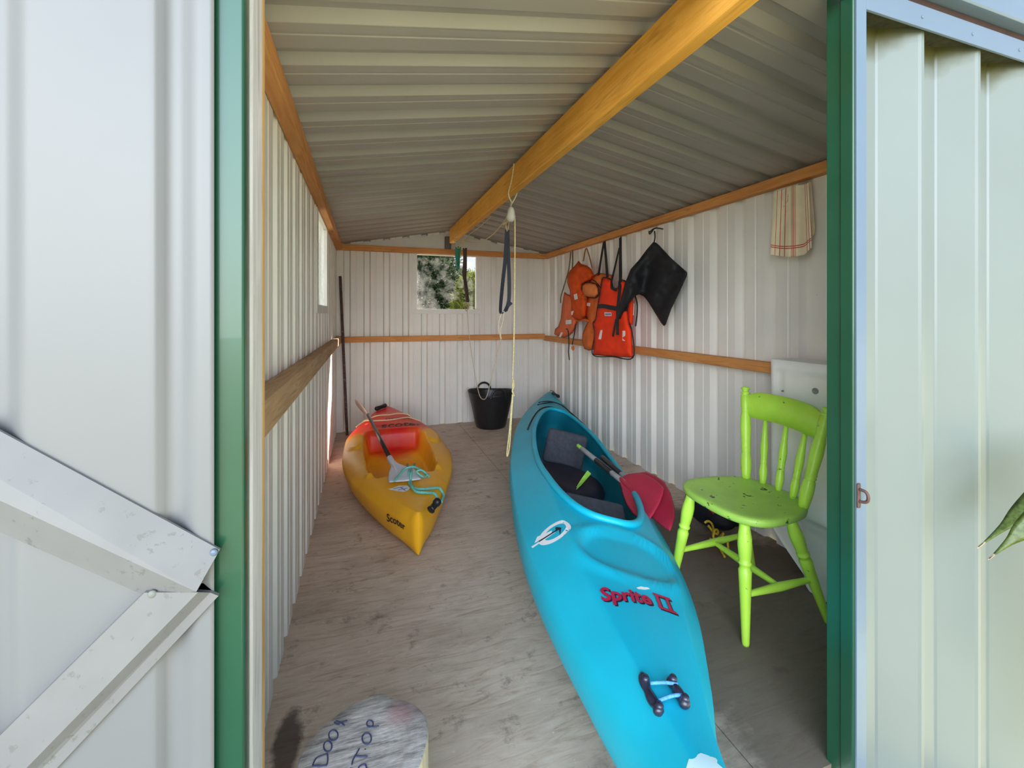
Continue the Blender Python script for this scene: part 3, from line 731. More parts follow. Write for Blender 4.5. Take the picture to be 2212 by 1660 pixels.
def ydeck(x, y):
    hw = stab(hwY, y); t = min(1., abs(x)/max(hw, 1e-4)); hd = stab(hdY, y)
    z = hd-.052*t**5-.010*t*t
    # foot and seat well
    wx = tab([(-.62, .15), (-.4, .225), (.05, .235), (.30, .215), (.36, .20)], y)
    fr = -.60+.05*math.cos(x/.25)
    mk = S(fr, fr+.09, y)*S(.345, .30, y)*S(wx, wx-.045, abs(x))
    fl = .075+.03*S(.05, .3, y)+.012*math.cos(x*9)
    z = lerp(z, fl, mk)
    # hip pads beside the seat, foot steps in the well sides
    for sx in (-1, 1):
        e = math.hypot((x-sx*.278)/.062, (y-.17)/.145); z += .020*S(1.05, .8, e)
        if -.52 < y < -.20: z += .014*S(.155, .175, sx*x)*S(.235, .215, sx*x)*(.5+.5*math.sin((y+.5)*2*math.pi/.075))
    # raised front hatch panel and rear tank-well step
    z += .008*S(.42, .47, y)*S(.9, .8, y)*S(.17, .14, abs(x))
    return z
mesh = M(); NS = 150; NT = 84
rows = []
for i in range(NS+1):
    y = -1.075+(1.16+1.075)*(i/NS)**1.5; hw = stab(hwY, y); r = []
    for j in range(NT+1):
        t = -1+2*j/NT; t = math.copysign(abs(t)**.92, t); r.append((t*hw, y, ydeck(t*hw, y)))
    zb = tab([(-1.075, .006), (-.95, .0), (.8, .0), (1.05, .05), (1.16, .18)], y); zt = r[-1][2]
    side = []
    for q in range(1, 9):
        a = math.pi/2*q/8.
        side.append((hw*(1-.30*S(0, 1, q/8.*.9))*(math.cos(a)**.4 if q > 4 else 1-.0*q), y, zb+(zt-zb)*(1-math.sin(a)**1.0)))
    r += side[:-1]+[(0, y, zb)]+[(-x, yy, z) for x, yy, z in side[:-1][::-1]]
    rows.append(r)
mesh.grid(rows, 0, True, closed=True); n = len(rows[0])
mesh.add(rows[0], [tuple(range(n))], 0, True); mesh.add(rows[-1], [tuple(range(n))], 0, True)
mesh.build('hull', M_YR, yk)
YMAT = Matrix.Translation(YK) @ Matrix.Rotation(math.radians(1.5), 4, 'Z'); YI = YMAT.inverted()
def yp(x, y, up=0.): return Vector((x, y, ydeck(x, y)+up))
def yd(px, py):
    D = 2.6
    for _ in range(40):
        p = YI @ at(px, py, D=D); D += (p.z-ydeck(max(-.4, min(.4, p.x)), max(-1.1, min(1.16, p.y))))*.4*D
    return p.x, p.y
M_CREAM = mat('cream_cord', (.74, .60, .36), .8, .12, 200)
M_TEALROPE = mat('sea_green_rope', (.16, .50, .43), .8, .4, 220)
for nm, P in (('deck_cord', [(-.21, .70), (-.1, .72), (0., .715), (.08, .74), (.15, .73), (.185, .66)]), ('deck_cord', [(-.27, .60), (-.2, .66), (-.12, .565), (0., .545), (.1, .58), (.17, .62), (.255, .56)])):
    M().tube([yp(x, y, .010) for x, y in P], .0055, 6).build(nm, M_CREAM, yk)
# stern handle
M().lathe(yp(-.10, .98, .025), yp(.0, 1.06, .025), [(0, .012), (.08, .02), (.5, .016), (.92, .02), (1, .012)], 12).build('stern_handle', M_BLACKP, yk)
M().lathe((0, 1.10, .29), (0, 1.10, .305), [(0, .012), (1, .008)], 10).build('rivet', M_WHITE, yk)
# bow toggle with the sea-green painter
tg = [YI @ at(947, 1082, D=2.13), YI @ at(930, 1103, D=2.07)]
M().lathe(tg[0], tg[1], [(0, .012), (.04, .020), (.3, .020), (.34, .016), (.86, .016), (.92, .020), (.97, .020), (1, .012)], 14).build('toggle_handle', M_BLACKP, yk)
def yr(px, py, up): x, y = yd(px, py); return yp(x, y, up)
mesh = M()
mesh.tube([yr(953, 1090, .012), yr(958, 1075, .012), yr(950, 1062, .016), yr(940, 1060, .014), yr(918, 1061, .010), yr(898, 1060, .010), yr(886, 1052, .012), yr(883, 1040, .012), yr(884, 1028, .03), yr(880, 1018, .045)], .0075, 8)
mesh.tube([yr(948, 1096, .012), yr(940, 1072, .010), yr(920, 1069, .010), yr(900, 1067, .010), yr(890, 1060, .02), yr(887, 1046, .016), yr(889, 1030, .035), yr(896, 1018, .05)], .0075, 8)
q = [YI @ at(x, y, D=d) for x, y, d in ((852, 1040, 2.40), (862, 1028, 2.46), (876, 1013, 2.53), (892, 1009, 2.54), (906, 1014, 2.52), (916, 1022, 2.49), (926, 1030, 2.46), (921, 1024, 2.46), (910, 1016, 2.47), (900, 1020, 2.46), (915, 1031, 2.44), (924, 1026, 2.42))]
mesh.tube(q, .006, 8)
mesh.build('bow_rope', M_TEALROPE, yk)
# warning sticker
pa = [yd(*p) for p in ((838, 1058), (848, 1055), (862, 1050), (880, 1050), (886, 1055), (882, 1060), (872, 1064), (858, 1062))]
mm = M().add([yp(x, y, .0015) for x, y in pa], [list(range(len(pa)))]); stk = mm.build('sticker', M_WHITE, yk, fix=False)
mm = M()
for (a, b_) in (((850, 1057), (872, 1053)), ((860, 1060), (880, 1056)), ((866, 1055), (876, 1061))):
    A, B = yd(*a), yd(*b_); mm.ribbon([yp(*A, .0025), yp(*B, .0025)], .006, .0006, (.3, 1, 0), curve=False)
mm.build('sticker_print', mat('violet_print', (.2, .18, .35), .5), stk)
# lettering: on the bow flank and on the red deck
def flank(px, py):
    """point on the left flank near the bow"""
    D = 2.4; best = None
    for k_ in range(400):
        D = 1.9+k_*.002; p = YI @ at(px, py, D=D)
        if -1.075 < p.y < 0:
            hw = stab(hwY, p.y); zt = ydeck(hw, p.y); q_ = max(0, min(1, 1-p.z/max(zt, .01)))
            a = math.asin(max(0, min(1, q_))); qq = a/(math.pi/2)
            if p.x > -hw*(1-.30*S(0, 1, qq*.9)): return p
    return p
v, f = word('Scoter', 1., .05, .025)
x0, x1 = min(p[0] for p in v), max(p[0] for p in v); y0, y1 = min(p[1] for p in v), max(p[1] for p in v)
def fl(x, y):
    a = (x-x0)/(x1-x0); c = (y-y0)/(y1-y0)
    px = lerp(836, 876, a); py = lerp(1118, 1140, a)-lerp(18, 16, a)*(c-.5)-3*math.sin(a*3.1)
    p = flank(px-1.5*(c-.5), py); return p+Vector((-.002, -.002, .001))
M_INK = mat('black_print', (.03, .012, .012), .5)
M().add([fl(p[0], p[1]) for p in v], f).build('lettering', M_INK, yk, fix=False)
for txt, cxy, sz, sq in (('ocean', yd(858, 904), .085, 1.1), ('scoter', yd(867, 918), .125, 1.0)):
    v, f = word(txt, sz, .1, sz*.02); M().add([yp(cxy[0]+p[0], cxy[1]+p[1]*sq, .0018) for p in v], f).build('lettering', M_INK, yk, fix=False)

# ------------------------------------------------------------------ its white paddle
M_BLADE = mat('white_blade', (.60, .60, .66), .4, .06, 14)
M_BLK = mat('black_shaft', (.02, .018, .016), .3, .3, 40, spec=.7)
a = at(846, 998, Z=.262)
q_ = yd(797, 912); b_ = YMAT @ yp(q_[0], q_[1], .045)
dv = (b_-a).normalized(); Lp = (b_-a).length
pw = empty('kayak_paddle', a, (0, 0, 0), 'white bladed paddle with a black shaft lying in the yellow kayak', 'paddle')
M().lathe((0, 0, 0), dv*(Lp+.06), [(0, .0135), (.5, .0135), (1, .0135)], 14).build('shaft', M_BLK, pw)
DA = a.x*SA+a.y*CA
near = [(842, 996), (850, 993), (856, 998), (862, 1002), (878, 1008), (892, 1012), (900, 1017), (911, 1036), (890, 1039), (866, 1041), (840, 1043), (838, 1036), (840, 1022), (844, 1008)]
def npl(x, y, h): return at(x, y, D=lerp(DA, 2.425, (y-996)/46.))-a+Vector((0, 0, h))
m_ = M(); puff(m_, near, npl, .006, 8, 1.6, back=.8); m_.build('blade', M_BLADE, pw)
m_ = M(); m_.tube([dv*.07, dv*0., npl(852, 1010, .006), npl(858, 1026, .003)], [.018, .019, .017, .012, .008, .004], 12); m_.build('blade_neck', M_BLADE, pw)
# far blade, turned edge-on
e = dv*(Lp+.05); sd = dv.cross(Vector((.80, .35, .45))).normalized()
out2 = [(0, -.018), (.05, -.022), (.14, -.05), (.30, -.082), (.40, -.075), (.45, -.03), (.44, .02), (.38, .06), (.26, .066), (.14, .045), (.05, .022), (0, .018)]
m_ = M(); puff(m_, out2, lambda x, y, h: e+dv*x+sd*y+dv.cross(sd)*(h+.25*x*x), .005, .03, .011, back=.8); m_.build('blade', mat('tan_blade', (.60, .50, .42), .4, .08, 14), pw)
# ------------------------------------------------------------------ lime green chair
M_CHAIR = mat('lime_paint', (.46, .78, .075), .32, .08, 10, spec=.5, dirt=(.035, .03, .015), dthr=.665, dscale=34)
M_SEAT = mat('lime_seat_paint', (.36, .62, .10), .4, .10, 10, spec=.4, dirt=(.03, .028, .015), dthr=.62, dscale=20)
ch = empty('dining_chair', (1.435, 1.345, 0), (0, 0, 0), 'lime green painted wooden chair with spindle back and chipped seat', 'chair')
C0 = Vector((1.435, 1.345, 0))
def L_(x, y, z): return Vector((x, y, z))-C0
LEG = [(0, .011), (.02, .013), (.12, .0145), (.52, .021), (.60, .0225), (.615, .0185), (.64, .0185), (.65, .0225), (.665, .0225), (.675, .0185), (.70, .0205), (.80, .024), (.86, .0235), (.93, .019), (1, .0165)]
legs = [((1.272, 1.186, 0), (1.295, 1.212, .425)), ((1.238, 1.535, 0), (1.285, 1.470, .425)), ((1.662, 1.172, 0), (1.475, 1.182, .425)), ((1.69, 1.535, 0), (1.53, 1.475, .425))]
for a, b_ in legs: M().lathe(L_(*a), L_(*b_), LEG, 18).build('leg', M_CHAIR, ch)
def onleg(i, t): return L_(*(Vector(legs[i][0]).lerp(Vector(legs[i][1]), t)))
ST = [(0, .008), (.06, .010), (.5, .0155), (.94, .010), (1, .008)]
M().lathe(onleg(0, .40), onleg(2, .42), ST, 14).build('stretcher', M_CHAIR, ch)
M().lathe(onleg(1, .40), onleg(3, .42), ST, 14).build('stretcher', M_CHAIR, ch)
M().lathe((onleg(0, .40)+onleg(2, .42))/2, (onleg(1, .40)+onleg(3, .42))/2, ST, 14).build('stretcher', M_CHAIR, ch)
# seat: rounded slab, wider at the front (towards -x)
m_ = M(); out = []
for i in range(64):
    a = 2*math.pi*i/64; c_, s_ = math.cos(a), math.sin(a)
    x = .195*math.copysign(abs(c_)**.72, c_); y = .205*math.copysign(abs(s_)**.72, s_)*(1-.10*(x/.195))
    out.append((x, y))
def ringz(s_, z): return [(x*s_, y*s_, z) for x, y in out]
rows = [ringz(.02, .418), ringz(.8, .418), ringz(.95, .419), ringz(.99, .424), ringz(1., .432), ringz(1., .441), ringz(.985, .447), ringz(.95, .450), ringz(.85, .449), ringz(.6, .444), ringz(.3, .441), ringz(.02, .440)]
m_.grid(rows, 0, True, closed=True); m_.build('seat', M_SEAT, ch)
POST = [(0, .017), (.05, .019), (.16, .0225), (.26, .020), (.285, .0165), (.30, .0205), (.315, .017), (.33, .0205), (.36, .0185), (.55, .0225), (.66, .0205), (.72, .0165), (.735, .020), (.75, .0175), (.78, .020), (.90, .0195), (.912, .0135), (.922, .020), (.934, .020), (.943, .0105), (.957, .0125), (.974, .0195), (.986, .0175), (.996, .010), (1, .003)]
posts = [((1.588, 1.478, .444), (1.650, 1.540, .838)), ((1.553, 1.190, .444), (1.618, 1.142, .826))]
for a, b_ in posts: M().lathe(L_(*a), L_(*b_), POST, 18).build('back_post', M_CHAIR, ch)
pa, pb = [Vector(p[0]).lerp(Vector(p[1]), .80) for p in posts]
ax = (pb-pa)
rows = []                                      # curved crest rail
for i in range(25):
    t = i/24.; p = pa.lerp(pb, t)+Vector((.035*math.sin(math.pi*t), 0, 0))
    hh = .040+.014*S(0, .16, t)*S(1, .84, t); up = .008*math.sin(math.pi*t)
    rows.append([L_(*(p+Vector((dx+.12*dz, 0, dz+up)))) for dx, dz in ((-.009, -hh), (.009, -hh), (.011, 0), (.008, hh*1.1), (-.006, hh*1.1), (-.011, 0))])
m_ = M(); m_.grid(rows, 0, True, closed=True); m_.add(rows[0], [tuple(range(6))]); m_.add(rows[-1], [tuple(range(6))]); m_.build('crest_rail', M_CHAIR, ch)
SPIN = [(0, .010), (.06, .013), (.18, .0165), (.28, .013), (.30, .011), (.315, .0145), (.33, .0115), (.345, .0145), (.36, .0115), (.42, .0135), (.55, .0155), (.75, .011), (1, .0075)]
for t in (.24, .5, .76):
    b0 = Vector(posts[0][0]).lerp(Vector(posts[1][0]), t)+Vector((.02*math.sin(math.pi*t)+.012, 0, 0))
    b1_ = pa.lerp(pb, t)+Vector((.035*math.sin(math.pi*t), 0, -.035))
    M().lathe(L_(*b0), L_(*b1_), SPIN, 14).build('spindle', M_CHAIR, ch)

# ------------------------------------------------------------------ white moulded tub standing on end against the right wall
M_TUB = mat('white_moulding', (.90, .89, .88), .45, .04, 6, dirt=(.4, .38, .35), dthr=.72, dscale=24)
T0 = Vector((1.80, 1.2, 0))
tb = empty('moulded_tub', T0, (0, 0, 0), 'white moulded plastic tub standing on end behind the green chair', 'tub')
y1, y0 = 1.552, .98
prof = [(y1, .17), (y1, .945), (y1-.015, .958), (y0, .958), (y0, .0), (y1-.155, .0), (y1-.06, .02)]
def tf(y, z):
    """front face relief of the tub"""
    d_ = .0
    d_ += .010*S(.918, .905, z)*S(.36, .40, z)*(1-.75*S(.055, .045, abs(y-1.425)))*S(.03, .045, y1-y)
    d_ -= .045*S(.60, .50, z)*S(y1-.155, y1-.21, y)
    d_ -= .03*S(.42, .40, z)*S(.30, .33, z)*S(1.40, 1.38, y)
    d_ += .018*S(.30, .24, z)
    d_ -= .012*math.exp(-((z-.55)/.03)**2-((y-1.36)/.09)**2)
    return d_
m_ = M(); rows = []
NZ, NY = 70, 44
for i in range(NZ+1):
    z = .0+.958*i/NZ
    ye = y1-.005 if z > .18 else y1-.005-.20*((.18-z)/.18)**1.15
    r = []
    for j in range(NY+1):
        y = lerp(ye, y0, j/NY); e = S(0, .018, ye-y)*S(0, .02, .958-z)
        r.append((1.80-T0.x+.014*(1-e)+tf(y, z)*e, y-T0.y, z))
    rows.append(r)
m_.grid(rows, 0, True)
back = [[(.165, r[0][1], r[0][2]), (.165, r[-1][1], r[-1][2])] for r in rows]
m_.grid([[r[0], b[0]] for r, b in zip(rows, back)], 0, False); m_.grid([[r[-1], b[1]] for r, b in zip(rows, back)], 0, False)
m_.grid(back, 0, False); m_.grid([rows[-1], [(.165, p[1], p[2]) for p in rows[-1]]], 0, False); m_.grid([rows[0], [(.165, p[1], p[2]) for p in rows[0]]], 0, False)
m_.build('shell', M_TUB, tb)
p = at(1762, 845, X=1.81)
M().lathe(p-T0+Vector((.004, 0, 0)), p-T0+Vector((-.006, 0, 0)), [(0, .013), (.9, .013), (1, .010), (.9, .0075), (.5, .007)], 20).build('drain_hole', mat('drain_ring', (.30, .30, .30), .5), tb)
for px, py in ((1690, 845), (1775, 1012), (1777, 1048)):
    p = at(px, py, X=1.80); M().lathe(p-T0+Vector((.012, 0, 0)), p-T0+Vector((-.004, 0, 0)), [(0, .005), (1, .003)], 8).build('screw', mat('dark_screw', (.2, .2, .2), .4), tb)

# ------------------------------------------------------------------ black flexible bucket by the back wall
M_RUB = mat('black_rubber', (.012, .012, .014), .38, .25, 18, spec=.6, bumpy=.1, bscale=40)
bk = empty('bucket', (1.235, 4.335, 0), (0, 0, math.radians(-20)), 'black flexible rubber bucket with two loop handles at the back wall', 'bucket')
m_ = M(); rows = []
for z, r in ((.002, .02), (.002, .13), (.008, .148), (.03, .155), (.12, .176), (.22, .200), (.30, .220), (.352, .232), (.366, .236), (.372, .234), (.366, .228), (.352, .224), (.22, .192), (.06, .15), (.02, .13), (.018, .02)):
    rows.append([(r*1.02*math.cos(2*math.pi*i/48), r*.97*math.sin(2*math.pi*i/48), z+(.012*math.cos(4*math.pi*i/48) if z > .2 else 0)) for i in range(48)])
m_.grid(rows, 0, True, closed=True); m_.build('body', M_RUB, bk)
for sgn in (-1, 1):
    P = [Vector((.075*math.cos(a)*1.0, sgn*(.222+.004*math.sin(a)), .35+.075*math.sin(a))) for a in [math.pi*i/10 for i in range(11)]]
    P = [Vector((.085, sgn*.22, .335))]+P+[Vector((-.085, sgn*.22, .335))]
    o = M().tube(P, .0105, 10).build('handle', M_RUB, bk); o.rotation_euler = (0, 0, math.radians(24))

# ------------------------------------------------------------------ things on the floor behind the chair
bg_ = empty('dry_bag', (1.83, 1.92, 0), (0, 0, .1), 'black bag lying on the floor by the right wall behind the chair', 'bag')
m_ = M(); rows = []
for i in range(17):
    a = math.pi*i/16; r = math.sin(a)**.5; x = -.085*math.cos(a)
    rows.append([(x*1.25+.0, .16*r*math.cos(2*math.pi*j/20)*(1+.1*math.sin(3*j)), .10+.10*r*math.sin(2*math.pi*j/20)) for j in range(20)])
m_.grid(rows, 0, True, closed=True); m_.build('body', mat('black_fabric_bag', (.012, .012, .02), .6, .3, 20, bumpy=.3, bscale=30), bg_)
M().ribbon([(-.11, -.10, .13), (-.116, -.05, .15), (-.116, .02, .16), (-.10, .08, .17)], .02, .003, (0, .3, 1)).build('flap', mat('red_flap', (.5, .03, .02), .6), bg_)
m_ = M(); P = []
for i in range(40):
    a = i*.55; P.append(Vector((1.66+.022*math.cos(a)+.0006*i, 1.72+.0035*i-.05, .05+.018*math.sin(a*1.3)+.0008*i)))
P[0].z = .012
m_.tube(P, .006, 6); m_.tube([(1.63, 1.64, .006), (1.66, 1.70, .012), (1.70, 1.75, .008), (1.69, 1.80, .006)], .006, 6)
tag(m_.build('rope_coil', mat('yellow_rope', (.62, .42, .02), .8, .35, 150)), 'bundle of yellow rope on the floor under the green chair', 'rope')
m_ = M(); m_.tube([at(1553, 1113, Z=.055), at(1549, 1119, Z=.03), at(1538, 1127, Z=.006), at(1545, 1131, Z=.006), at(1558, 1126, Z=.01), at(1567, 1120, Z=.04)], .0028, 6)
tag(m_.build('cord', mat('pale_cord', (.55, .52, .50), .7)), 'short loop of pale cord on the floor behind the green chair', 'cord')

# ------------------------------------------------------------------ rusty rod in the back corner
a, b_ = Vector((-.165, 4.46, .004)), at(735, 597, Y=4.535)
m_ = M().lathe(a, b_, [(0, .010), (.002, .013), (.998, .013), (1, .010)], 14)
tag(m_.build('rod', mat('rusty_steel', (.085, .05, .045), .75, .4, 30, dirt=(.22, .17, .15), dthr=.6, dscale=45, bumpy=.5, bscale=120)), 'rusty metal rod leaning in the back left corner', 'rod')

# ------------------------------------------------------------------ door stop: sawn log round
m, nt, b, out = nodes('sawn_end_grain')
mp = coords(nt); w_ = N(nt, 'ShaderNodeTexWave', wave_type='RINGS', rings_direction='Z', Scale=22, Distortion=3, Detail=3); nt.links.new(mp.outputs[0], w_.inputs['Vector'])
nz = N(nt, 'ShaderNodeTexNoise', Scale=60, Detail=6, Roughness=.7); mpx = coords(nt, (.25, 1.4, 1), rot=(0, 0, .5)); nt.links.new(mpx.outputs[0], nz.inputs['Vector'])
c = ramp(nt, nz.outputs[0], [(.34, (.14, .125, .115)), (.5, (.38, .355, .33)), (.68, (.56, .53, .50))]).outputs[0]
c = mixc(nt, .06, c, ramp(nt, w_.outputs[0], [(.2, .25), (.7, .6)]).outputs[0])
n2 = N(nt, 'ShaderNodeTexNoise', Scale=9, Detail=4); nt.links.new(mp.outputs[0], n2.inputs['Vector'])
c = mixc(nt, ramp(nt, n2.outputs[0], [(.55, 0), (.72, .6)]).outputs[0], c, (.30, .27, .25))
mq = nt.nodes.new('ShaderNodeMapping'); mq.inputs['Location'].default_value = (-.085, -.055, -.30); mq.inputs['Scale'].default_value = (1, 1.9, 1)
mq.vector_type = 'TEXTURE'; tcx = nt.nodes.new('ShaderNodeTexCoord'); sb = N(nt, 'ShaderNodeVectorMath', operation='SUBTRACT'); nt.links.new(tcx.outputs['Object'], sb.inputs[0]); sb.inputs[1].default_value = (.075, .06, .30)
ln = N(nt, 'ShaderNodeVectorMath', operation='LENGTH'); nt.links.new(sb.outputs[0], ln.inputs[0])
c = mixc(nt, ramp(nt, ln.outputs['Value'], [(.012, .55), (.045, 0)]).outputs[0], c, (.30, .12, .13))
nt.links.new(c, b.inputs['Base Color']); b.inputs['Roughness'].default_value = .85; bump(nt, b, nz.outputs[0], .5, .004)
M_END = m
M_BARK = wood('split_bark', (.55, .40, .22), (.78, .66, .46), 2, .8, stain=(.30, .17, .10))
lg = empty('log', (.0, .915, 0), (0, 0, 0), 'sawn log round with handwriting, standing just inside the doorway', 'log')
m_ = M(); n = 72
def lr(a): return .123*(1+.035*math.sin(2*a+.6)+.02*math.sin(5*a)+.012*noise.noise(Vector((math.cos(a)*3, math.sin(a)*3, 1))))+(.008 if 1.15 < a < 1.5 else 0)
def lring(s_, z, dz=0): return [(lr(2*math.pi*i/n)*s_*math.cos(2*math.pi*i/n), lr(2*math.pi*i/n)*s_*math.sin(2*math.pi*i/n), z+dz*math.cos(2*math.pi*i/n-.3)) for i in range(n)]
m_.grid([lring(.01, .004), lring(.98, .004), lring(1.0, .012), lring(1.02, .1), lring(1.0, .2), lring(1.0, .285), lring(.985, .297)], 1, True, closed=True)
m_.grid([lring(.985, .297), lring(.96, .300), lring(.7, .301), lring(.4, .3005), lring(.01, .3)], 0, True, closed=True)
m_.build('trunk', [M_END, M_BARK], lg)
M_PEN = mat('pen_ink', (.03, .04, .11), .6, .2, 90)
def tp(px, py): p = at(px, py, Z=.3); return Vector((p.x, p.y-.915, .3018))
def stroke(k, *pts): k.tube([tp(*p) for p in pts], .0013, 5)
C = lambda x, y, rx, ry, a0=0, a1=360, n=14: [(x+rx*math.cos(math.radians(lerp(a0, a1, i/n))), y+ry*math.sin(math.radians(lerp(a0, a1, i/n)))) for i in range(n+1)]
k = M()
stroke(k, (675, 1656), (683, 1641), (695, 1635), (707, 1631)); stroke(k, (707, 1631), (708, 1644), (706, 1655)); stroke(k, (706, 1656), (690, 1657), (675, 1657))
stroke(k, *C(708, 1615, 9, 11)); stroke(k, *C(720, 1591, 10, 11)); stroke(k, (722, 1563), (728, 1567), (733, 1568)); stroke(k, (726, 1560), (735, 1563), (744, 1570)); stroke(k, (735, 1564), (750, 1559))
k.build('handwriting', M_PEN, lg)
k = M()
stroke(k, (776, 1620), (768, 1634), (762, 1645), (760, 1655)); stroke(k, (768, 1636), (778, 1637), (793, 1637))
stroke(k, *C(792, 1598, 10, 12)); stroke(k, *C(799, 1566, 7, 7)); stroke(k, (793, 1571), (806, 1573), (818, 1571))
stroke(k, (757, 1662), (760, 1672), (772, 1668), (776, 1659), (788, 1654), (792, 1664))
k.build('handwriting', M_PEN, lg)

# ------------------------------------------------------------------ staple on the right jamb
p = at(1848, 1070, Y=YF-.006)
h_ = empty('hasp_staple', (1.1525, YF-.010, p.z), (0, 0, 0), 'rusty hasp staple on the right green door jamb', 'staple')
M_HASP = mat('rusty_staple', (.12, .06, .05), .6, .4, 40, metal=.3)
M().rbox((-.0055, -.0025, -.030), (.0055, -.0002, .030), .002, 2).build('plate', M_HASP, h_)
M().tube([(0, -.002, .016), (.004, -.013, .014), (.006, -.018, .006), (.006, -.018, -.006), (.004, -.013, -.012), (0, -.002, -.014)], .0038, 8).build('loop', M_HASP, h_)

# ------------------------------------------------------------------ plant with sword leaves at the right
m, nt, b, out = nodes('sword_leaf')
mp = coords(nt, (1, 1, 1)); nz = N(nt, 'ShaderNodeTexNoise', Scale=90, Detail=3); nt.links.new(mp.outputs[0], nz.inputs['Vector'])
c = ramp(nt, nz.outputs[0], [(.35, (.05, .075, .008)), (.5, (.085, .12, .014)), (.66, (.10, .15, .035))]).outputs[0]
n2 = N(nt, 'ShaderNodeTexNoise', Scale=160, Detail=2); nt.links.new(mp.outputs[0], n2.inputs['Vector'])
c = mixc(nt, ramp(nt, n2.outputs[0], [(.62, 0), (.66, .7)]).outputs[0], c, (.05, .06, .015))
nt.links.new(c, b.inputs['Base Color']); b.inputs['Roughness'].default_value = .4
M_SW = m; M_TIP = mat('leaf_tip', (.62, .42, .34), .6)
pt = empty('agave', (1.86, .33, -.16), (0, 0, 0), 'plant with long green sword leaves in front of the pale outer wall', 'plant')
A0 = Vector((1.86, .33, -.16))
def sword(P, w0, tipm=True, roll=(0, -.35, 1)):
    P = [Vector(p)-A0 for p in P]; sp_ = spline(P, 8); n = len(sp_); m_ = M(); rows = []
    for i, p in enumerate(sp_):
        t = i/(n-1); w = w0*(.75+.25*math.sin(math.pi*min(1, t*1.2)))*(1-S(.52, 1.02, t))+.0009
        tg_ = (sp_[min(i+1, n-1)]-sp_[max(i-1, 0)]).normalized(); s_ = tg_.cross(Vector(roll)).normalized(); u_ = s_.cross(tg_)
        rows.append([p+s_*w*q+u_*(.28*w*q*q/1.0+th) for q, th in ((-1, .0), (-.5, -.001), (0, -.002), (.5, -.001), (1, 0), (.5, .002), (0, .004), (-.5, .002))])
    m_.grid(rows, 0, True, closed=True)
    lf = m_.build('leaf', M_SW, pt)
    if tipm: M().tube([sp_[-4]*.5+sp_[-3]*.5+Vector((0, -.001, .002)), sp_[-2], sp_[-1]+(sp_[-1]-sp_[-2])*.6], [.0022, .0018, .0010], 6, curve=False).build('leaf_tip', M_TIP, lf)
t1, t2 = at(2113, 1183, Y=.655), at(2136, 1208, Y=.60)
sword([A0+Vector((-.02, .02, .1)), (1.84, .46, .35), (1.86, .50, .62), (1.83, .55, .80), at(2330, 1010, Y=.60), at(2216, 1101, Y=.635), at(2165, 1142, Y=.648), t1], .036, True, (0, -.5, 1))
sword([A0+Vector((-.03, .0, .1)), (1.80, .38, .33), (1.80, .43, .62), (1.76, .47, .76), at(2330, 1055, Y=.53), at(2220, 1137, Y=.57), at(2178, 1172, Y=.588), t2], .034, True, (0, -.8, 1))
for k_ in range(7):
    a = -2.2+.62*k_; dx, dy = math.cos(a), math.sin(a)
    if dx < -.3: continue
    sword([A0+Vector((dx*.02, dy*.02, .08)), A0+Vector((dx*.12, dy*.10, .35)), A0+Vector((dx*.30, dy*.22, .58)), A0+Vector((dx*.52, dy*.30, .62)), A0+Vector((dx*.66, dy*.33, .52))], .034, False)

# ------------------------------------------------------------------ bushes beyond the back window
def leafmat(name, a, b_):
    m, nt, b, out = nodes(name)
    oi = coords(nt); nz = N(nt, 'ShaderNodeTexNoise', Scale=5, Detail=4); nt.links.new(oi.outputs[0], nz.inputs['Vector'])
    nt.links.new(ramp(nt, nz.outputs[0], [(.35, a), (.65, b_)]).outputs[0], b.inputs['Base Color']); b.inputs['Roughness'].default_value = .8; b.inputs['Specular IOR Level'].default_value = .1
    b.inputs['Subsurface Weight'].default_value = 0
    tl = N(nt, 'ShaderNodeBsdfTranslucent'); nt.links.new(b.inputs['Base Color'].links[0].from_socket, tl.inputs[0]); mx = nt.nodes.new('ShaderNodeMixShader'); mx.inputs[0].default_value = .35
    nt.links.new(b.outputs[0], mx.inputs[1]); nt.links.new(tl.outputs[0], mx.inputs[2]); nt.links.new(mx.outputs[0], out.inputs[0]); return m
def bush(loc, R, n, m, label, seed, lw=.022, ll=.13):
    rd = random.Random(seed); o = empty('bush', loc, (0, 0, 0), label, 'bush'); k = M()
    for _ in range(n):
        while True:
            p = Vector((rd.uniform(-1, 1), rd.uniform(-1, 1), rd.uniform(-1, 1)))
            if .35 < p.length < 1: break
        c_ = Vector((p.x*R[0], p.y*R[1], p.z*R[2]+R[2]))
        ax = (p.normalized()+Vector((rd.uniform(-.4, .4), rd.uniform(-.4, .4), rd.uniform(0, .5)))).normalized()
        for q in range(7):                     # whorl of narrow leaves
            dv_ = (ax*rd.uniform(.2, .7)+Vector((rd.uniform(-1, 1), rd.uniform(-1, 1), rd.uniform(-1, 1)))).normalized()
            s_ = dv_.cross(Vector((rd.uniform(-1, 1), rd.uniform(-1, 1), rd.uniform(-1, 1)))).normalized()*lw*.5; l_ = ll*rd.uniform(.7, 1.2)
            k.add([c_, c_+dv_*l_*.45+s_, c_+dv_*l_, c_+dv_*l_*.45-s_], [(0, 1, 2, 3)])
    k.build('foliage', m, o, fix=False)
    k = M()
    for q in range(6):
        a = q*1.05; k.tube([(0, 0, -.02), (.2*R[0]*math.cos(a), .2*R[1]*math.sin(a), R[2]*.7), (.6*R[0]*math.cos(a), .6*R[1]*math.sin(a), R[2]*1.4)], [.03, .02, .012, .006], 6)
    k.build('stem', mat('bush_stem', (.12, .08, .05), .9), o)
bush((1.75, 7.0, -.16), (.46, .45, 1.02), 2400, leafmat('bright_leaf', (.085, .10, .012), (.17, .19, .045)), 'sunlit yellow-green bush seen through the back window, the nearer one', 3)
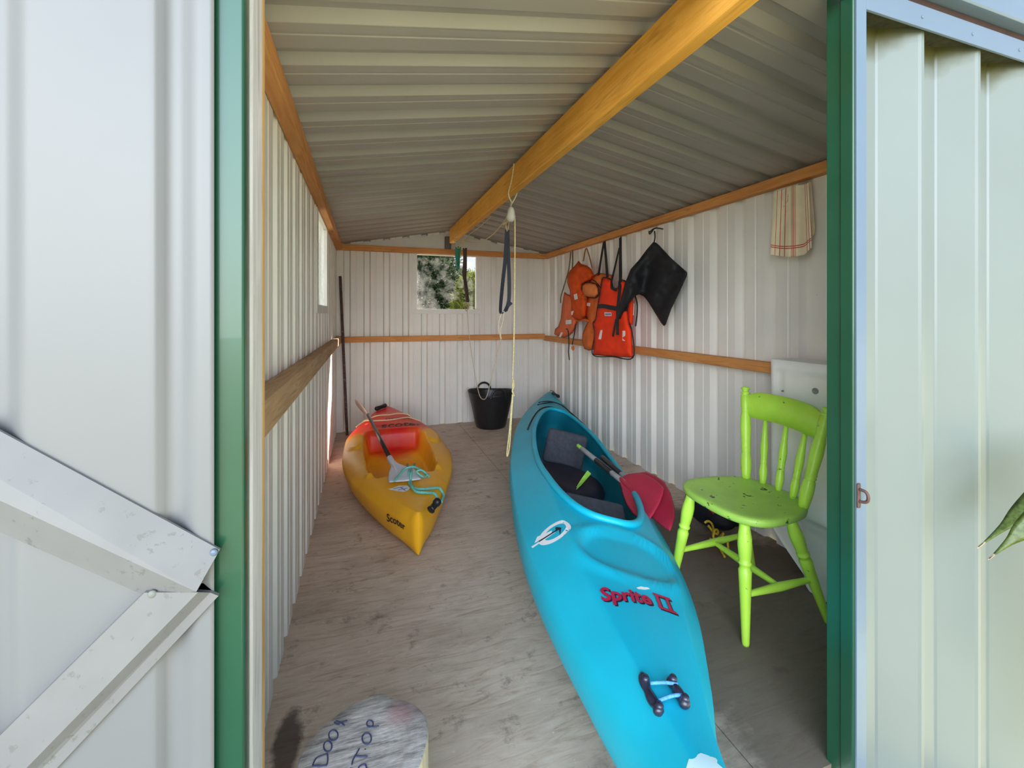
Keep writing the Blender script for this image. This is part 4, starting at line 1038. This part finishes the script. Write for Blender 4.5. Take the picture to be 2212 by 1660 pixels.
bush((.95, 8.1, -.16), (1.05, .5, 1.38), 5000, leafmat('dark_leaf', (.016, .03, .012), (.045, .065, .028)), 'dark green bush seen through the back window, behind the yellow-green one', 5)
# ------------------------------------------------------------------ life jackets on the right wall
M_VERM = mat('vermilion_cloth', (.90, .05, .012), .75, .10, 12, bumpy=.25, bscale=30, spec=.2)
M_ORA = mat('orange_cloth', (.72, .16, .035), .8, .16, 10, bumpy=.3, bscale=30, spec=.2, dirt=(.55, .10, .02), dthr=.62, dscale=14)
M_DEEP = mat('deep_orange_cloth', (.70, .085, .01), .8, .2, 10, bumpy=.4, bscale=34, spec=.2, dirt=(.38, .07, .01), dthr=.60, dscale=12)
M_PALE = mat('faded_orange_cloth', (.76, .17, .07), .8, .12, 10, bumpy=.25, bscale=34, spec=.2)
M_WEB = mat('black_webbing', (.014, .014, .016), .7, .25, 80)
M_OLIVE = mat('olive_cord', (.16, .13, .06), .8, .4, 120)
M_REFL = mat('reflective_tape', (.82, .80, .78), .4, .05, 30)
M_LAB = mat('cloth_label', (.70, .70, .68), .6, .1, 60)
def wall_(X): return lambda x, y, h: at(x, y, X=X-h)
def part(name, outline, X, T, edge, step, m, parent, P0, bump_=0, seed=0, back=.25):
    k = M(); f0 = wall_(X); fn = lambda x, y, h: f0(x, y, h)-P0
    puff(k, outline, fn, T, edge, step, back=back, bump=bump_, seed=seed); return k.build(name, m, parent)
def strap(name, pts, X, w, m, parent, P0, side=(0, 1, .0), th=.003):
    k = M(); k.ribbon([at(p[0], p[1], X=(p[2] if len(p) > 2 else X))-P0 for p in pts], w, th, side); return k.build(name, m, parent)
def cordpx(name, pts, X, r, m, parent, P0):
    k = M(); k.tube([at(p[0], p[1], X=(p[2] if len(p) > 2 else X))-P0 for p in pts], r, 6); return k.build(name, m, parent)
def patch(name, quad, X, m, parent, P0):
    k = M(); v = [at(*p, X=X)-P0 for p in quad]; n_ = len(v); k.add(v+[p+Vector((.002, 0, 0)) for p in v], [tuple(range(n_)), tuple(range(n_, 2*n_))[::-1]]+[(i, (i+1) % n_, n_+(i+1) % n_, n_+i) for i in range(n_)]); return k.build(name, m, parent)
def piping(name, outline, X, r, m, parent, P0):
    k = M(); k.tube([at(*p, X=X)-P0 for p in outline], r, 6, closed=True); return k.build(name, m, parent)
G = 'life jackets hanging on the right wall'
# left: faded panel behind, deep orange hood in front
P0 = at(1232, 548, X=1.93)
j = empty('life_jacket', P0, (0, 0, 0), 'deep orange hooded life jacket hanging leftmost near the back corner', 'life jacket', G)
fp = [(1219, 630), (1226, 636), (1234, 638), (1246, 650), (1250, 690), (1240, 716), (1230, 726), (1219, 730), (1206, 727), (1197, 722), (1199, 711), (1206, 705), (1211, 690), (1214, 660)]
part('front_panel', fp, 1.905, .06, 12, 2.6, M_PALE, j, P0, .008, 2)
hd_ = [(1250, 563), (1255, 570), (1268, 574), (1276, 580), (1284, 594), (1278, 606), (1267, 610), (1258, 616), (1258, 626), (1270, 640), (1268, 662), (1266, 684), (1258, 692), (1247, 694), (1234, 685), (1232, 655), (1231, 628), (1225, 612), (1226, 594), (1232, 584), (1240, 576), (1245, 570)]
part('hood', hd_, 1.868, .075, 14, 2.4, M_DEEP, j, P0, .02, 6)
piping('binding', [(1234, 685), (1240, 690), (1250, 694), (1262, 690), (1270, 694)], 1.85, .006, M_ORA, j, P0)
cordpx('cord', [(1233, 545, 1.935), (1229, 580), (1221, 610), (1212, 640), (1211, 655)], 1.90, .006, M_OLIVE, j, P0)
strap('hanger', [(1237, 541, 1.934), (1237, 560, 1.90), (1236, 585, 1.86)], 1.90, .02, M_OLIVE, j, P0)
cordpx('hanger', [(1260, 564, 1.84), (1267, 537, 1.934), (1279, 578, 1.84)], 1.9, .006, mat('rust_cord', (.38, .15, .05), .8, .2, 60), j, P0)
cordpx('tie_cord', [(1223, 711), (1227, 714), (1229, 740), (1228, 760), (1230, 778)], 1.845, .0055, M_WEB, j, P0)
strap('tie_strap', [(1244, 700), (1241, 720), (1236, 745)], 1.85, .014, M_WEB, j, P0)
k = M().lathe(at(1237, 748, X=1.85)-P0, at(1238, 757, X=1.85)-P0, [(0, .006), (.3, .014), (.7, .014), (1, .008)], 10); k.build('bead', M_ORA, j)
patch('label', [(1239, 637), (1246, 634), (1248, 646), (1241, 648)], 1.785, M_LAB, j, P0)
patch('label', [(1222, 692), (1234, 691), (1234, 700), (1222, 701)], 1.835, M_LAB, j, P0)
patch('reflector', [(1212, 718), (1216, 719), (1211, 729), (1207, 728)], 1.84, M_REFL, j, P0)
patch('reflector', [(1234, 673), (1239, 672), (1236, 681), (1234, 680)], 1.80, M_REFL, j, P0)
# middle: orange horseshoe, partly covered
P0 = at(1305, 530, X=1.93)
j = empty('life_jacket', P0, (0, 0, 0), 'faded orange life jacket with a folded collar pad, half hidden between two others', 'life jacket', G)
bd = [(1276, 600), (1290, 590), (1304, 591), (1322, 594), (1326, 640), (1312, 700), (1290, 720), (1285, 740), (1283, 756), (1272, 758), (1262, 754), (1257, 738), (1258, 722), (1264, 706), (1269, 697), (1264, 680), (1264, 655), (1270, 632), (1272, 612)]
part('body', bd, 1.90, .055, 12, 2.6, M_ORA, j, P0, .012, 9)
pd = [(1258, 617), (1264, 612), (1275, 611), (1287, 614), (1292, 622), (1293, 636), (1286, 644), (1274, 643), (1262, 640), (1257, 630)]
part('collar_pad', pd, 1.83, .045, 9, 2., mat('tan_orange_cloth', (.72, .20, .045), .8, .14, 10, bumpy=.25, bscale=34), j, P0, .006, 4)
piping('binding', pd, 1.828, .004, M_WEB, j, P0)
cordpx('binding', [(1275, 603), (1284, 607), (1292, 615), (1300, 628), (1306, 640)], 1.842, .004, M_WEB, j, P0)
patch('label', [(1268, 654), (1275, 655), (1274, 662), (1267, 661)], 1.838, M_LAB, j, P0)
strap('hanger', [(1305, 522, 1.935), (1299, 555), (1293, 595, 1.85)], 1.9, .030, M_WEB, j, P0)
strap('hanger', [(1306, 522, 1.935), (1309, 560), (1312, 600, 1.84)], 1.9, .030, M_WEB, j, P0)
# right: bright red-orange vest
P0 = at(1340, 515, X=1.93)
j = empty('life_jacket', P0, (0, 0, 0), 'bright red-orange life vest with black belt and two reflective tabs', 'life jacket', G)
vb = [(1301, 602), (1312, 601), (1321, 606), (1324, 620), (1330, 624), (1336, 619), (1338, 606), (1351, 608), (1356, 624), (1357, 657), (1355.6, 673), (1358, 695.5), (1365, 716), (1367, 773), (1324, 771), (1281, 767), (1284, 730), (1284, 716), (1281, 698.6), (1287, 689), (1291, 661), (1296, 634)]
part('back_panel', [(1340, 612), (1358, 622), (1368, 650), (1368, 690), (1366, 702), (1352, 704), (1338, 690)], 1.875, .03, 8, 2.6, M_VERM, j, P0)
part('front_panel', vb, 1.825, .045, 13, 2.6, M_VERM, j, P0, .008, 1)
piping('binding', vb, 1.822, .0045, M_WEB, j, P0)
strap('belt', [(1291, 662), (1305, 662), (1320, 665), (1340, 668), (1356, 667)], 1.776, .034, M_WEB, j, P0, (0, 0, 1))
patch('reflector', [(1297, 714), (1301, 713.5), (1298, 733.5), (1292.5, 733)], 1.776, M_REFL, j, P0)
patch('reflector', [(1344.5, 715), (1350, 715), (1350, 737), (1344.5, 736)], 1.776, M_REFL, j, P0)
lb = patch('label', [(1305.5, 675), (1320, 675.5), (1320.5, 683), (1306, 683)], 1.776, M_LAB, j, P0)
k = M()
for x in (1308, 1310.5, 1313, 1315.5, 1318): k.ribbon([at(x, 681, X=1.774)-P0, at(x+.8, 677.5, X=1.774)-P0], .010, .0006, (0, 1, 0), curve=False)
k.build('label_print', mat('blue_print', (.03, .12, .30), .6), lb)
patch('edge_tape', [(1368.5, 655), (1370, 656), (1368.5, 682), (1367, 681)], 1.85, M_REFL, j, P0)
strap('hanger', [(1340, 513, 1.936), (1340, 560), (1340, 608, 1.80), (1337, 640, 1.768), (1334, 668, 1.765)], 1.9, .034, M_WEB, j, P0)
strap('hanger', [(1338, 535, 1.936), (1330, 570), (1323, 600, 1.82), (1321, 612, 1.79), (1322, 622, 1.775), (1332, 627, 1.77)], 1.9, .022, M_WEB, j, P0)
strap('tie_strap', [(1334, 668, 1.76), (1334, 690, 1.755), (1334, 724, 1.76)], 1.765, .034, M_WEB, j, P0)
strap('tie_strap', [(1331, 690, 1.757), (1327, 710, 1.757), (1324, 727, 1.762)], 1.765, .022, M_WEB, j, P0)
cordpx('tie_cord', [(1372, 640, 1.86), (1376, 655), (1376, 680), (1373, 705)], 1.86, .006, M_WEB, j, P0)

# ------------------------------------------------------------------ black spray deck on its cord
M_NEO = mat('black_neoprene', (.008, .008, .011), .7, .3, 20, bumpy=.15, bscale=60)
P0 = at(1415, 492, X=1.936)
sk = empty('spray_deck', P0, (0, 0, 0), 'black neoprene kayak spray deck hanging by a cord beside the red vest', 'spray deck')
ol = [(1411, 523), (1417, 524), (1424, 530), (1450, 558), (1484, 588), (1485, 593), (1474, 618), (1450, 668), (1438, 702), (1434, 705), (1428, 698), (1400, 652), (1390, 640), (1380, 636), (1372, 640), (1360, 655), (1346, 676), (1340, 690), (1333, 688), (1334, 678), (1340, 650), (1350, 612), (1362, 582), (1380, 562), (1398, 538)]
def skin(x, y, h):
    X = lerp(1.772, 1.885, S(1352, 1402, x)); return at(x, y, X=X-h+.012*math.sin(x*.11+y*.05))-P0
k = M(); puff(k, ol, skin, .02, 10, 2.6, back=.6, bump=.010, seed=3); k.build('skirt', M_NEO, sk)
k = M(); k.tube([at(1413, 524, X=1.88)-P0, at(1415, 512, X=1.90)-P0, at(1414, 500, X=1.93)-P0], .0045, 6)
k.tube([at(1403, 502, X=1.925)-P0, at(1410, 496, X=1.925)-P0, at(1418, 493, X=1.925)-P0, at(1432, 495, X=1.925)-P0], .005, 6)
k.tube([at(1413, 493, X=1.925)-P0, at(1409, 500, X=1.92)-P0, at(1403, 506, X=1.925)-P0, at(1402, 499, X=1.925)-P0], .004, 6); k.build('cord', M_WEB, sk)
cordpx('zip_pull', [(1384, 583, 1.85), (1385, 590, 1.85)], 1.85, .004, mat('grey_zip', (.35, .36, .38), .4), sk, P0)

# ------------------------------------------------------------------ striped tea towel over the plate
M_TOW = mat('cream_linen', (.84, .73, .53), .9, .08, 14, sheen=.2, dirt=(.40, .33, .2), dthr=.66, dscale=18)
M_STR = mat('red_stripe', (.52, .085, .055), .9, .15, 30)
P0 = at(1710, 410, X=1.936)
tw = empty('tea_towel', P0, (0, 0, 0), 'cream tea towel with red stripes hanging from the right wall plate', 'towel')
def towel(name, top, bot, X, NX, NZ, stripes, bands, wav, ph):
    k = M(); rows = []
    for i in range(NZ+1):
        v = i/NZ; r = []
        for q in range(NX+1):
            u = q/NX
            tx, ty = lerp(top[0][0], top[1][0], u), lerp(top[0][1], top[1][1], u)+2*math.sin(u*9)
            bx, by = lerp(bot[0][0], bot[1][0], u), lerp(bot[0][1], bot[1][1], u)+9*math.sin(math.pi*u)*.8-(10*S(.8, 1, u))
            p = at(lerp(tx, bx, v), lerp(ty, by, v), X=X-wav*(.35+.65*v)*math.sin(u*14+ph+v*1.2)-.006*v)
            r.append(p-P0)
        rows.append(r)
    b0 = len(k.v); k.v += [tuple(p) for r in rows for p in r]
    for i in range(NZ):
        for q in range(NX):
            u = (q+.5)/NX; v = (i+.5)/NZ
            red = any(a <= u <= b_ for a, b_ in stripes) or any(a <= v <= b_ for a, b_ in bands)
            a = i*(NX+1)+q; k.f.append([a, a+NX+1, a+NX+2, a+1]); k.mi.append(1 if red else 0); k.sm.append(True)
    o = k.build(name, [M_TOW, M_STR], tw, fix=False); s_ = o.modifiers.new('cloth', 'SOLIDIFY'); s_.thickness = .002; s_.offset = 0
    return o
ST_ = [(.10, .115), (.215, .23), (.335, .35), (.50, .515), (.535, .55), (.565, .58), (.60, .61), (.885, .898), (.94, .952)]
towel('front_fold', ((1672, 413), (1747, 394)), ((1664, 550), (1754, 546)), 1.925, 150, 70, ST_, [(.845, .855), (.877, .887)], .010, .5)
towel('back_fold', ((1742, 396), (1752, 392)), ((1748, 506), (1760, 502)), 1.948, 20, 40, [(.4, .5)], [], .004, 0)

# ------------------------------------------------------------------ hoist ropes and slings under the beam
M_YROPE = mat('cream_rope', (.66, .56, .28), .8, .3, 170)
M_GREENS = mat('green_strap', (.015, .20, .13), .7, .2, 40)
M_BROWN = mat('brown_strap', (.05, .025, .022), .7, .3, 40)
M_NAVYS = mat('navy_strap', (.018, .022, .035), .7, .2, 40)
BX = .83
P0 = at(1104, 462, X=BX)
pl_ = empty('pulley', P0, (0, 0, 0), 'white pulley block tied under the ridge beam', 'pulley')
m_ = M(); sx = .018
rows = []
for i in range(13):
    a = math.pi*i/12; z = .045*math.cos(a)-.005; r = .028*math.sin(a)**.8*(1+.25*(1 if a > 1.7 else 0))+.002
    rows.append([(r*.75*math.cos(2*math.pi*q/16), r*math.sin(2*math.pi*q/16), z) for q in range(16)])
m_.grid(rows, 0, True, closed=True); m_.build('block', mat('white_nylon', (.62, .60, .53), .5, .1, 20), pl_)
bt = 1.885; by = P0.y
k = M()
k.tube([Vector((BX, by, P0.z+.04))-P0, Vector((BX+.004, by, P0.z+.065))-P0, Vector((.804, by-.03, bt-.002))-P0, Vector((.802, by-.10, 1.95))-P0, Vector((.803, by-.135, 2.028))-P0], .0042, 6)
k.tube([Vector((BX, by, P0.z+.055))-P0, Vector((.857, by-.02, bt-.002))-P0, Vector((.858, by-.10, 1.98))-P0], .0042, 6)
k.build('lashing', M_YROPE, pl_)
M().tube([Vector((0, 0, .035)), Vector((.006, 0, .055)), Vector((0, 0, .066)), Vector((-.006, 0, .055)), Vector((0, 0, .035))], .003, 6).build('hook', mat('dull_steel', (.3, .3, .3), .4, metal=.8), pl_)
DB = P0.x*SA+P0.y*CA
far = at(1004, 520, D=4.15)
h1 = M()
q = lambda x, y, d: at(x, y, D=d)
h1.tube([far, q(1018, 524, 3.95), q(1038, 523, 3.6), q(1062, 509, 3.25), q(1085, 484, 2.95), q(1098, 464, DB+.01)], .0038, 6)
h1.tube([far, q(1016, 505, 3.95), q(1034, 492, 3.7), q(1050, 478, 3.45), q(1060, 468, 3.3)], .0038, 6)
h1.tube([q(1110, 466, DB), q(1112.5, 480, DB), q(1112, 600, DB), q(1110, 740, DB), q(1107, 830, DB), q(1108, 850, DB), q(1105, 900, DB), q(1101, 960, DB), q(1097, 984, DB), q(1095, 980, DB), q(1100, 935, DB), q(1104, 890, DB), q(1107, 852, DB)], .0042, 6)
h1.tube([q(1108.5, 820, DB-.012), q(1110, 835, DB), q(1107, 845, DB-.012), q(1111, 856, DB)], .006, 6)
tag(h1.build('hoist_rope', M_YROPE), 'long yellow rope running through the pulley and hanging to a loop', 'rope')
def sling(name, label, pts_a, pts_b, w, m, top, D, group):
    p0 = q(*top, D); r_ = empty(name, p0, (0, 0, 0), label, 'strap', group)
    k = M(); k.ribbon([q(x, y, D)-p0 for x, y in pts_a], w, .003, lambda t: Vector((math.cos(.6+t), -.3, 0))); 
    if pts_b: k.ribbon([q(x, y, D+.012)-p0 for x, y in pts_b], w, .003, lambda t: Vector((math.cos(.9-t), -.3, 0)))
    k.build('webbing', m, r_); return r_, p0
GS = 'slings hanging from the ridge beam'
DN = 2.76
s1, p0 = sling('sling', 'dark navy strap loop hanging below the pulley', [(1095, 497), (1093, 530), (1091, 565), (1086, 610), (1081, 672), (1088, 675)], [(1096, 497), (1098, 550), (1100, 610), (1099, 650), (1092, 672)], .024, M_NAVYS, (1095, 497), DN, GS)
M().ribbon([q(1090, 673, DN-.01)-p0, q(1097, 662, DN-.02)-p0, q(1105, 654, DN-.02)-p0], .02, .004, (0, 0, 1)).build('knot', M_NAVYS, s1)
k = M(); k.tube([q(1095, 500, DN)-p0, q(1093, 486, DN)-p0, q(1097, 470, DB+.02)-p0], .0036, 6); k.tube([q(1096, 500, DN)-p0, q(1099, 485, DN)-p0, q(1097, 472, DB+.02)-p0], .0036, 6)
k.tube([q(1098, 478, DN)-p0, q(1091, 482, DN)-p0, q(1087, 486, DN)-p0], .0045, 6); k.build('cord', M_YROPE, s1)
DF = 4.16
s2, p0 = sling('sling', 'dark brown strap hanging in front of the back window', [(1003, 536), (1004, 560), (1002, 592), (1005, 612), (1007, 652)], [(1005, 536), (1005, 575), (1004, 600), (1008, 630), (1010, 653)], .032, M_BROWN, (1004, 536), DF, GS)
k = M(); k.tube([q(1004, 538, DF)-p0, q(1003, 528, DF)-p0, q(1004, 515, 4.15)-p0], .0042, 6)
k.tube([Vector((.803, far.y, 1.955))-p0, Vector((.803, far.y+.02, 1.895))-p0, Vector((.82, far.y, 1.87))-p0, q(1004, 521, 4.15)-p0], .0042, 6); k.build('cord', M_YROPE, s2)
M().tube([q(1008, 652, DF)-p0, q(1004, 664, DF)-p0, q(1008, 672, DF)-p0, q(1012, 662, DF)-p0, q(1009, 653, DF)-p0], .0042, 6).build('end_loop', mat('tan_cord', (.45, .30, .22), .8), s2)
s3, p0 = sling('sling', 'short dark green strap hanging at the far end of the ridge beam', [(987, 534), (987, 556), (991, 576)], [(992, 533), (990, 560), (989, 582)], .034, M_GREENS, (989, 533), DF+.05, GS)
k = M(); k.tube([q(988, 537, DF+.05)-p0, q(986, 526, DF+.03)-p0, Vector((.812, far.y+.10, 1.888))-p0], .004, 6); k.tube([q(991, 537, DF+.05)-p0, q(998, 526, DF+.02)-p0, q(1003, 518, DF)-p0], .004, 6); k.build('cord', M_YROPE, s3)
lp = M()
lp.tube([q(1009, 668, DF), q(1013, 720, 4.05), q(1021, 780, 3.85), q(1031, 835, 3.6), q(1037, 857, 3.45), q(1044, 863, 3.35), q(1051, 858, 3.25), q(1060, 825, 3.05), q(1071, 775, 2.9), q(1082, 733, DN+.02)], .0032, 6)
lp.tube([q(1082, 733, DN+.02), q(1077, 705, DN), q(1079, 690, DN), q(1084, 676, DN)], .0036, 6)
lp.tube([q(1083, 733, DN+.02), q(1081, 715, DN), q(1087, 690, DN), q(1089, 676, DN)], .0036, 6)
tag(lp.build('cord', mat('pale_twine', (.66, .56, .40), .8, .2, 120)), 'thin pale cord hanging in a long loop between the two slings', 'cord')
# ------------------------------------------------------------------ light
W = bpy.data.worlds.new('sky'); SC.world = W; W.use_nodes = True; nt = W.node_tree; nt.nodes.clear()
out = nt.nodes.new('ShaderNodeOutputWorld'); bg = nt.nodes.new('ShaderNodeBackground')
tc = nt.nodes.new('ShaderNodeTexCoord'); sp = nt.nodes.new('ShaderNodeSeparateXYZ'); nt.links.new(tc.outputs['Generated'], sp.inputs[0])
c = ramp(nt, sp.outputs['Z'], [(0., (1.0, .99, .95)), (.12, (.86, .93, 1.0)), (.45, (.60, .77, .98)), (1., (.36, .55, .85))]).outputs[0]
nz = N(nt, 'ShaderNodeTexNoise', Scale=2.2, Detail=7, Roughness=.6); nt.links.new(tc.outputs['Generated'], nz.inputs['Vector'])
c = mixc(nt, ramp(nt, nz.outputs[0], [(.45, 0), (.66, .6)]).outputs[0], c, (1.0, 1.0, 1.0))
# bright lobe added to the sky before the doorway to fill the interior
dt = N(nt, 'ShaderNodeVectorMath', operation='DOT_PRODUCT'); nt.links.new(tc.outputs['Generated'], dt.inputs[0]); dt.inputs[1].default_value = Vector((-.42, -1, .16)).normalized()
lobe = ramp(nt, dt.outputs['Value'], [(.60, 0), (.82, .25), (.95, 1)]).outputs[0]
c = mixc(nt, 1.0, c, mixc(nt, lobe, (BASE, BASE, BASE), (1, 1, 1)), 'MULTIPLY')
nt.links.new(c, bg.inputs['Color']); nt.links.new(bg.outputs[0], out.inputs[0]); bg.inputs['Strength'].default_value = SKY
sun = bpy.data.objects.new('sun', bpy.data.lights.new('sun', 'SUN')); COL.objects.link(sun)
sun.data.energy = SUN; sun.data.angle = .01; sun.data.color = (1, .93, .82)
sun.location = (6, 10, 8); sun.rotation_euler = Vector((-1.1, -.86, -1.02)).to_track_quat('-Z', 'Y').to_euler()
vs = SC.view_settings; vs.view_transform = 'Standard'; vs.look = 'None'; vs.gamma = 1; vs.use_curve_mapping = False; vs.exposure = EXPO
SC.cycles.max_bounces = 14; SC.cycles.diffuse_bounces = 10; SC.cycles.transparent_max_bounces = 12
